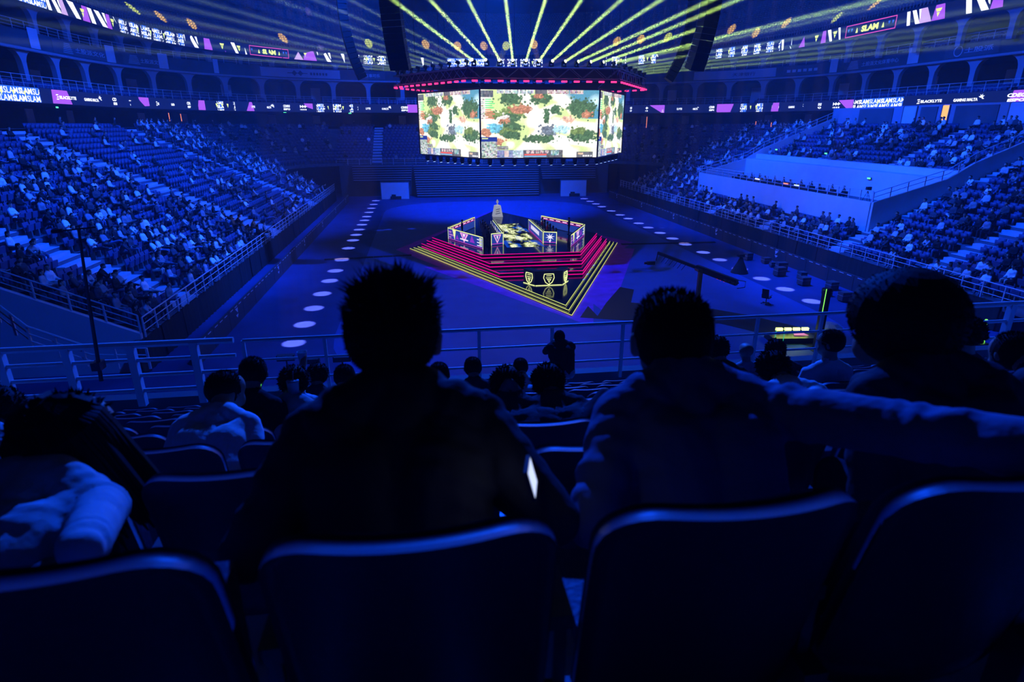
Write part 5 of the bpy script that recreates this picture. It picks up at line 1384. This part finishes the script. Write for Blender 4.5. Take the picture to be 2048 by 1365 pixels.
near_person(1432, 690, 5, 'dark-haired person beside the flat-topped head', 'black', hair='curly', arms='lap')
near_person(1485, 692, 8, 'person with cropped hair in a pale top near the railing', 'pale grey', hair=None, arms='lap')
near_person(1535, 738, 3, 'curly-haired person in a white jacket in the third row', 'white', hair='curly', arms='lap', bulk=1.05)
near_person(1548, 692, 6, 'person in dark clothes in front of the green floor lamps', 'dark', hair='curly', arms='lap')
near_person(1648, 668, 5, 'person with glasses in a white hooded jacket by the green-edged post', 'white', hair='short', yaw=-40, arms='lap', extra='glasses')
near_person(1912, 652, 4, 'dark-haired person in a dark coat near the thick right railing', 'dark', hair='curly', arms='lap')
near_person(2010, 690, 2, 'big person in a dark hooded coat hunched over', 'dark', hair='short', arms='chin', bulk=1.15, extra='hood')
near_person(2075, 800, 2, 'person in a white coat holding a printed card', 'white', hair='short', arms='phone', bulk=1.05)
near_person(12, 800, 3, 'person in a pale coat at the edge of the stand', 'pale grey', hair='curly', arms='lap')
NEAR = [n for n in NEAR if n]
meshes = grow_bodies([(n['L'], n['vox'], None, 3 if n['vox'] < .011 else 2) for n in NEAR])
def tube_obj(name, pts, r, m, parent, n=8, smooth=True):
    b = MB(); b.tube(pts, r, n); return b.build(name, m, parent, smooth=smooth)
for n, me in zip(NEAR, meshes):
    me = dress(me, n['top'], n['pants'], copy=False)
    root = link_mesh('person', me, None, n['loc']); setp(root, n['label'], 'person')
    HM = n['HM']
    if n['hair']:
        h = link_mesh('hair', hair_mesh(n['hair'], 1 if n['j'] == 1 else 2), root); h.matrix_local = HM
    if n['extra'] and 'glasses' in n['extra']:
        g = MB()
        for s in (-1, 1):
            c = Vector((s*.034, .105, .018)); g.tube([c+Vector((.026*math.cos(t*math.pi/5), 0, .020*math.sin(t*math.pi/5))) for t in range(11)], .0025, 5)
            g.tube([(s*.062, .104, .024), (s*.094, .02, .026), (s*.097, -.02, .012)], .003, 5)
        g.tube([(-.010, .107, .022), (.010, .107, .022)], .0025, 5)
        o = g.build('glasses', mat('glasses_metal', (.5, .5, .55), .2, .6, .9), root, kind='stuff'); o.matrix_local = HM
    if n['extra'] and n['extra'] != 'glasses':
        c = HM.translation; hood = n['extra'] == 'hood'; rr = .115 if hood else .082
        pts = []
        for t in range(13):
            a = R(180+t*15) if True else 0
            pts.append((c.x+rr*1.15*math.cos(a), c.y-.03+rr*math.sin(a)*(.95), c.z-(.150 if hood else .125)-(.03*abs(math.cos(a)))))
        rad = [(.034 if hood else .028)+(.034 if hood else .018)*math.sin(math.pi*t/12) for t in range(13)]
        tube_obj('hood' if hood else 'collar', pts, rad, TOPS[n['top']], root, 10)
for j in range(1, 11):
    for i in range(-18, 26):
        x = -.05+.6*i
        if j == 1 and not (-4 <= i <= 5): continue
        if (seen((x, yp(j)-.25, zf(j)+.88), 60, 30) or (j == 1 and -3 <= i <= 3)) and -8.5 < x < 14: near_seat(x, j, (j, i) not in OCC)

# ------------------------------------------------------------------ things in hands and on the railing
def person_at(lbl): return next(n for n in NEAR if lbl in n['label'])
b = MB(); b.box((-.036, -.004, 0), (.036, .004, .075)); ph = b.build('smartphone', mat('phone_case', (.05, .05, .06), .3), None, loc=atd(1070, 985, 1.33), label='lit smartphone held between the two middle people of the row ahead', cat='phone')
ph.rotation_euler = (R(-15), 0, R(76))
b = MB(); b.add([(-.033, -.0045, .006), (.033, -.0045, .006), (.033, -.0045, .070), (-.033, -.0045, .070)], [(0, 1, 2, 3)]); b.add([(-.033, .0045, .006), (.033, .0045, .006), (.033, .0045, .070), (-.033, .0045, .070)], [(3, 2, 1, 0)]); b.build('phone_screen', emat('phone_glow', (.55, .65, 1.0), 1.3), ph, kind='stuff')
n_ = person_at('raising a clear cup'); w = Vector(n_['loc'])+Vector((-.30, .38, 1.17))
b = MB(); b.lathe([(.0, 0), (.03, 0), (.042, .12), (.044, .12), (.040, .118), (.028, .004)], n=12); b.build('drink_cup', mat('clear_cup', (.8, .85, .9), .1, .5), None, loc=w, smooth=True, label='clear plastic cup raised by the white-sleeved person', cat='cup')
n_ = person_at('holding a drink cup'); w = Vector(n_['loc'])+Vector((.02, .46, .86))
b = MB(); b.lathe([(.0, 0), (.035, 0), (.045, .13), (.047, .13), (.0, .131)], n=12); c_ = b.build('drink_cup', mat('paper_cup', (.8, .8, .82), .6), None, loc=w, smooth=True, label='white paper cup with a straw held by the pale-topped person', cat='cup')
tube_obj('straw', [(0, 0, .1), (.01, .01, .2)], .004, M_ARM, c_, 5)
n_ = person_at('green phone glow'); w = Vector(n_['loc'])+Vector((.0, .44, .92))
b = MB(); b.box((-.036, -.004, 0), (.036, .004, .15)); p2 = b.build('smartphone', mat('phone_case', (.05, .05, .06), .3), None, loc=w, label='smartphone with a green screen held beside the railing', cat='phone'); p2.rotation_euler = (R(-72), 0, 0)
b = MB(); b.add([(-.033, -.0045, .006), (.033, -.0045, .006), (.033, -.0045, .144), (-.033, -.0045, .144)], [(0, 1, 2, 3)]); b.build('phone_screen', emat('green_glow', (.1, 1.0, .2), 1.2), p2)
n_ = person_at('printed card'); w = Vector(n_['loc'])+Vector((-.10, .42, .80))
b = MB(); b.box((-.11, -.002, 0), (.11, .002, .16)); p3 = b.build('printed_card', mat('card_white', (.85, .85, .87), .6), None, loc=w, label='white printed card with a dark round mark held in the lap', cat='card'); p3.rotation_euler = (R(-50), 0, R(-25))
b = MB(); b.lathe([(0, 0), (.03, 0)], n=12); o = b.build('round_mark', mat('card_mark', (.1, .12, .3), .6), p3, loc=(0, -.003, .085)); o.rotation_euler = (R(90), 0, 0)

# thin boom pole clamped to the thick railing
bp = empty('boom_pole', onY(197, 740, 10.05), 0, 'tall thin black boom pole clamped to the thick railing', 'microphone stand')
top = Vector(onY(157, 458, 10.05))-bp.location
b = MB(); b.tube([(0, 0, -.2), (top.x*.5, 0, top.z*.5), (top.x, 0, top.z)], [.035, .028, .02], 6); b.build('pole', M_CASE, bp)
b = MB(); b.tube([(top.x-.32, 0, top.z-.03), (top.x+.25, 0, top.z+.02)], .012, 5); b.build('cross_arm', M_CASE, bp)
b = MB(); b.tube([(top.x-.38, 0, top.z-.035), (top.x-.22, 0, top.z-.02)], .03, 8); b.build('microphone', M_BLACK, bp)
b = MB(); b.box((-.07, -.07, .0), (.07, .12, .14)); b.build('clamp', M_CASE, bp)
# black floodlight panels on short stands beyond the railing
for x, y, lab in ((572, 716, 'black floodlight panel on a stand beside the nearest violet floor pool'), (622, 722, 'black floodlight panel between two others beyond the railing'), (684, 718, 'black floodlight panel on a stand nearest the spiky head')):
    p = Vector(onY(x, y, 10.75)); f_ = empty('floodlight_panel', p, 0, lab, 'floodlight')
    b = MB(); b.box((-.16, -.05, -.05), (.16, .05, .06)); b.build('panel', M_CASE, f_)
    b = MB(); b.box((-.14, -.053, .045), (.14, -.05, .055)); b.build('painted_lit_edge', M_BOARDW, f_)  # white strip painted in as the light along the panel's edge
    b = MB(); b.tube([(0, 0, -.05), (0, 0, -.42)], .015, 6); b.build('stem', M_CASE, f_)
    b = MB(); b.beam((0, 0, -.42), (0, -.4, -.5), .05, .05); b.build('bracket', M_CASE, f_)
# person bent over the railing
jobs = [(pose(lean=38, nk=.07, bulk=1.22, stand=False, arms='custom', elbows=[(-.22, .48, .74), (.22, .48, .74)], wrists=[(-.06, .60, .86), (.06, .60, .86)], pitch=-35, hair=False, eyes=True)[0], .016, None, 2)]
LM = pose(lean=38, nk=.07, pitch=-35, hair=False)[1]
me = dress(grow_bodies(jobs)[0], 'black', 'pale', copy=False); X = onY(1122, 700, 9.3)[0]
o = link_mesh('person', me, None, (X, 9.05, onY(1122, 748, 9.0)[2]-.53)); setp(o, 'person in a ribbed black padded jacket bent forward against the railing, hands on head', 'person')
h = link_mesh('hair', hair_mesh('short', 2), o); h.matrix_local = LM

# ------------------------------------------------------------------ camera crane on the floor
tip, tail = Vector(atd(1316, 506, 42.5)), Vector(atd(1474, 566, 38.0)); piv = tip.lerp(tail, .57)
cr = empty('camera_crane', (piv.x, piv.y, .02), 0, 'long black camera crane with looped cables on a wheeled column', 'camera crane'); o_ = Vector((piv.x, piv.y, .02))
T, L_ = tip-o_, tail-o_; d = (L_-T).normalized(); s = d.cross(Vector((0, 0, 1))).normalized(); u = s.cross(d)
b = MB(); b.beam(T, T.lerp(L_, .57), .16, .20); b.build('crane_arm', M_CASE, cr)
b = MB(); b.beam(T.lerp(L_, .52), L_, .26, .38); b.build('rear_arm', M_CASE, cr)
b = MB(); b.box((-.12, -.12, .35), (.12, .12, piv.z)); b.build('column', M_CASE, cr)
b = MB(); b.box((-.3, -.3, piv.z-.15), (.3, .3, piv.z+.02)); b.build('pan_head', M_CASE, cr)
for a in range(3):
    an = a*2.094+.4; e = Vector((1.05*math.cos(an), 1.05*math.sin(an), .16)); b = MB(); b.beam((0, 0, .4), e, .12, .12); lg_ = b.build('base_leg', M_CASE, cr)
    w_ = MB(); w_.tube([e+Vector((-.06, .0, 0)), e+Vector((.06, 0, 0))], .16, 12); w_.build('wheel', M_CASE, lg_)
b = MB(); b.tube([L_+u*.18, L_+d*.55+u*.28, L_+d*.6-u*.1, L_+d*.1-u*.35], .03, 6); b.build('steering_bar', M_STEELD, cr)
for i in range(3): b = MB(); b.box((-.22, -.22, 0), (.22, .22, .1)); o = b.build('counterweight', M_CASE, cr, loc=L_-d*(.2+.25*i)-u*.1)
b = MB(); b.beam(T, T-Vector((.1, 0, .55)), .06, .06); b.build('camera_arm', M_CASE, cr)
c_ = T+Vector((-.45, 0, -.72)); b = MB(); b.box((c_.x-.3, c_.y-.12, c_.z-.12), (c_.x+.25, c_.y+.12, c_.z+.12)); b.tube([c_+Vector((-.3, 0, 0)), c_+Vector((-.5, 0, 0))], .09, 8); b.build('camera', M_CASE, cr, kind='stuff')
for i in range(6):
    p = T.lerp(L_, .08+.055*i); b = MB(); b.tube([p+u*-.1+(d*.16*math.cos(t*math.pi/6)+Vector((0, 0, -.24+.24*math.sin(t*math.pi/6+math.pi/2)-.0))) for t in range(13)], .016, 5, cap=False); b.build('cable_loop', M_BLACK, cr)
for i in range(3): b = MB(); b.ball(T.lerp(L_, .78+.04*i)-u*.22, .035, 6); b.build('red_indicator', emat('indicator_red', (1, .02, .05), 2.5), cr)
# swivel chair of the crane operator
ch = empty('office_chair', (23.7, 37.6, .02), R(-50), 'empty black swivel chair beside the camera crane', 'chair')
b = MB(); b.box((-.26, -.25, .45), (.26, .25, .53)); b.build('seat', M_CASE, ch)
b = MB(); b.beam((0, -.27, .5), (0, -.42, 1.15), .46, .06); b.build('backrest', M_CASE, ch)
b = MB(); b.tube([(0, 0, .08), (0, 0, .45)], .035, 8); b.build('gas_column', M_CASE, ch)
for k in range(5): b = MB(); a = k*1.257; b.beam((0, 0, .1), (.32*math.cos(a), .32*math.sin(a), .06), .05, .04); b.ball((.32*math.cos(a), .32*math.sin(a), .04), .04, 6); b.build('base_arm', M_CASE, ch)
for sx in (-1, 1): b = MB(); b.tube([(sx*.29, -.15, .48), (sx*.31, -.15, .68), (sx*.31, .12, .68)], .025, 6); b.build('armrest', M_CASE, ch)
# draped camera tripod
tp_ = empty('camera_tripod', (26.6, 46.8, 0), 0, 'small black draped camera tripod standing in a violet floor pool', 'tripod')
b = MB(); b.lathe([(.75, 0), (.62, .25), (.3, .9), (.12, 1.35), (.0, 1.4)], n=12); b.build('drape', M_BLACK, tp_, smooth=True)
b = MB(); b.box((-.25, -.12, 1.38), (.25, .12, 1.62)); b.tube([(-.25, 0, 1.5), (-.42, 0, 1.5)], .07, 8); b.build('camera', M_CASE, tp_, kind='stuff')
# flight cases along the rink boards
rr_ = random.Random(3)
M_CASEB = mat('flight_case', (.07, .075, .09), .45, .4)
for i in range(10):
    x, y = 29.3+1.6*rr_.random(), 37.5+1.55*i; w, dp, h = rr_.uniform(.5, .9), rr_.uniform(.45, .7), rr_.uniform(.4, .9)
    f_ = empty('flight_case', (x, y, 0), rr_.uniform(-.2, .2), 'black flight case, %s in the row along the rink boards' % nth(i+1), 'flight case', 'flight cases along the rink boards')
    b = MB(); b.box((-w/2, -dp/2, .09), (w/2, dp/2, h*.65)); b.build('body', M_CASEB, f_); b = MB(); b.box((-w/2, -dp/2, h*.66), (w/2, dp/2, h)); b.build('lid', M_CASEB, f_)
    for sx in (-1, 1):
        for sy in (-1, 1): b = MB(); b.ball((sx*w*.4, sy*dp*.35, .045), .045, 6); b.build('caster', M_STEELD, f_)
    b = MB(); b.box((-w/2-.01, -dp/2-.01, h*.64), (w/2+.01, dp/2+.01, h*.67)); b.build('metal_edge', M_STEEL, f_)
mm = empty('covered_box', (24.4, 31.6, 0), 0, 'pale covered box lying between the violet pool and the green post', 'box')
b = MB(); b.lathe([(.75, 0), (.7, .35), (.4, .5), (0, .52)], n=8); b.build('cover', mat('pale_cover', (.55, .6, .7), .7), mm)
# green-edged light post and its lamps
E_GRN = emat('edge_green', (.25, 1.0, .12), 1.3); E_GLAMP = emat('lamp_green_yellow', (.8, 1.0, .15), 5.0); E_GTEAL = emat('edge_teal', (.02, .6, .35), .8)
base = Vector(onz(1632, 700, 0)); ztop = onY(1650, 577, base.y)[2]
po = empty('light_post', base, 0, 'tall black square post with a glowing green edge on the hall floor', 'post')
b = MB(); b.box((-.16, -.16, .04), (.16, .16, ztop)); b.build('post_body', M_CASE, po)
b = MB(); b.box((-.19, -.19, .05), (-.16, -.16, ztop)); b.build('green_edge', E_GRN, po)
b = MB(); b.box((-.4, -.4, 0), (.4, .4, .04)); b.build('base_plate', M_CASE, po)
b = MB(); b.box((-.3, -.05, ztop-.12), (.3, .05, ztop-.02)); b.build('top_bracket', M_STEELD, po)
pc = Vector(onz(1588, 672, .3)); dk = empty('lamp_deck', (pc.x, pc.y, 0), R(-6), 'low black deck carrying four bright yellow-green lamps', 'lamp deck')
b = MB(); b.box((-1.5, -.6, 0), (1.1, .6, .35)); b.build('deck', M_CASE, dk)
for i in range(4):
    b = MB(); x = -1.0+.52*i; b.box((x, .2, .55), (x+.38, .34, .70)); b.build('lamp', E_GLAMP, dk); b = MB(); b.box((x+.15, .24, .35), (x+.25, .30, .55)); b.build('lamp_foot', M_CASE, dk)
for x in (-1.45, -.95): b = MB(); b.box((x, -.62, 0), (x+.03, -.60, 1.0)); b.build('green_edge', E_GTEAL, dk)
b = MB(); b.add([(-.1, -.2, .40), (.75, -.25, .40), (.55, .05, .46), (.7, .15, .40), (.0, .1, .40)], [(0, 1, 2, 3, 4)]); b.build('pink_sheet', emat('sheet_pink_glow', (.9, .12, .6), .8), dk)  # sheet is no lamp; its pink is given an added glow
l_ = bpy.data.lights.new('deck_lamp_light', 'AREA'); l_.energy = 30; l_.size = 1.6; l_.color = (.6, 1., .1); lo = bpy.data.objects.new('deck_lamp_light', l_); COL.objects.link(lo); lo.parent = dk; lo.location = (0, .2, .9)
tc_ = Vector(atd(1966, 664, 17.0)); tg = empty('neon_triangle', (tc_.x, tc_.y, tc_.z-.25), 0, 'glowing green neon triangle standing beyond the thick railing', 'neon sign')
for a, c in (((-.22, 0, 0), (0, 0, .62)), ((0, 0, .62), (.12, 0, -.1))): b = MB(); b.tube([a, c], .03, 6); b.build('neon_tube', E_GRN, tg)
b = MB(); b.box((-.25, -.1, -.3), (.25, .1, -.1)); b.build('foot', M_CASE, tg); b = MB(); b.tube([(0, 0, -.25), (0, 0, -tc_.z+.25)], .04, 6); b.build('pole', M_CASE, tg)

# ------------------------------------------------------------------ press platform: desk, monitors, crew, tripod
dsk = empty('control_desk', (40.2, 66, 4.95), 0, 'long black control desk with small monitors on the press platform', 'desk')
b = MB(); b.box((-.4, -12, .70), (.4, 9, .76)); b.build('desk_top', M_CASE, dsk); b = MB(); b.box((-.38, -12, 0), (-.33, 9, .70)); b.build('modesty_panel', M_CASE, dsk)
for i in range(11):
    y = -11+1.85*i; b = MB(); b.box((-.15, y, .80), (-.1, y+.55, 1.12)); mo = b.build('monitor', M_CASE, dsk)
    b = MB(); b.add([(-.095, y+.03, .83), (-.095, y+.52, .83), (-.095, y+.52, 1.1), (-.095, y+.03, 1.1)], [(0, 1, 2, 3)]); b.build('monitor_screen', emat('monitor_glow', (.5, .6, .8), .6), mo)
for y, c in ((-3.4, (1., .25, .08)), (-5.6, (.6, .75, 1.)), (2.5, (.9, .9, 1.))):
    b = MB(); b.box((-.3, y, .80), (-.25, y+1.0, .95)); b.build('lit_panel', emat('panel_%d' % int(abs(y)*10), c, 1.5), dsk)
for i in range(12):
    y = 55.0+1.75*i; t_ = ['black', 'dark', 'grey'][i % 3]
    o = link_mesh('person', spectator_mesh([0, 3, 2][i % 3], t_, 'dark'), None, (41.2, y, 4.95), math.pi/2); setp(o, 'crew member in %s top, %s along the press control desk' % (t_, nth(i+1)), 'person', 'crew at the control desk')
    st = empty('crew_chair', (41.25, y, 4.95), math.pi/2, 'plain black chair, %s along the press control desk' % nth(i+1), 'chair', 'crew chairs')
    b = MB(); b.box((-.22, -.22, .40), (.22, .2, .44)); b.build('seat', M_CASE, st); b = MB(); b.box((-.22, -.26, .44), (.22, -.22, .85)); b.build('backrest', M_CASE, st)
    for sx in (-.2, .17):
        for sy in (-.22, .15): b = MB(); b.box((sx, sy, 0), (sx+.03, sy+.03, .4)); b.build('leg', M_CASE, st)
t3 = empty('camera_tripod', (40.0, 50.2, 4.95), 0, 'black video camera on a tall tripod near the press corner', 'tripod')
for k in range(3): b = MB(); b.tube([(0, 0, 1.4), (.55*math.cos(k*2.1), .55*math.sin(k*2.1), 0)], .025, 6); b.build('leg', M_CASE, t3)
b = MB(); b.box((-.2, -.12, 1.45), (.25, .12, 1.75)); b.build('camera', M_CASE, t3)

# ------------------------------------------------------------------ small green exit signs and coloured door lights
E_EXIT = emat('exit_green', (.1, 1.0, .35), 2.2)
def sign(p, rz, lab):
    o = empty('exit_sign', p, rz, lab, 'exit sign', 'small green exit signs'); b = MB(); b.box((-.28, -.04, 0), (.28, .04, .2)); b.build('housing', M_CASE, o); b = MB(); b.add([(-.24, -.045, .03), (.24, -.045, .03), (.24, -.045, .17), (-.24, -.045, .17)], [(0, 1, 2, 3)]); b.build('lit_face', E_EXIT, o)
for i, (x, y) in enumerate(((1601, 255), (1730, 258), (1804, 258), (1553, 301), (1652, 309), (1738, 359))):
    X = 57.2 if i < 3 else 46.0 if i < 5 else 44.5
    sign(onX(x, y, X), -math.pi/2, 'small green exit sign, %s of those around the press platform seats' % nth(i+1))
for i, (x, y) in enumerate(((114, 217), (357, 222), (381, 223), (403, 252), (570, 226), (700, 228))): sign(onX(x, y, -38.0) if x < 420 else onY(x, y, 118), math.pi/2 if x < 420 else 0, 'small green exit sign, %s of those under the lower ribbon board' % nth(i+1))
E_TUBER = emat('door_tube_orange', (1., .25, .12), 1.5)
for i, (x, y0, y1) in enumerate(((337, 226, 247), (361, 228, 243), (1294, 234, 256), (1512, 243, 255), (1543, 245, 256))):
    f3 = (lambda a, c: onX(a, c, -38.5)) if x < 420 else (lambda a, c: onY(a, c, 118)) if x < 1400 else (lambda a, c: onX(a, c, 56.0))
    a, c = Vector(f3(x, y0)), Vector(f3(x, y1)); c.x, c.y = a.x, a.y
    b = MB(); b.tube([(0, 0, 0), (0, 0, a.z-c.z)], .05, 6); o = b.build('light_tube', E_TUBER, None, loc=c, label='thin orange light tube, %s of those beside concourse doorways' % nth(i+1), cat='light tube', group='orange door tubes')

# ------------------------------------------------------------------ thin stage haze filling the hall
b = MB(); b.box((-74, -44, -.2), (94, 204, 43.9))
b.build('stage_haze', vol_mat('haze', 0.0012), label='thin blue stage haze hanging in the whole hall', cat='haze', kind='stuff')
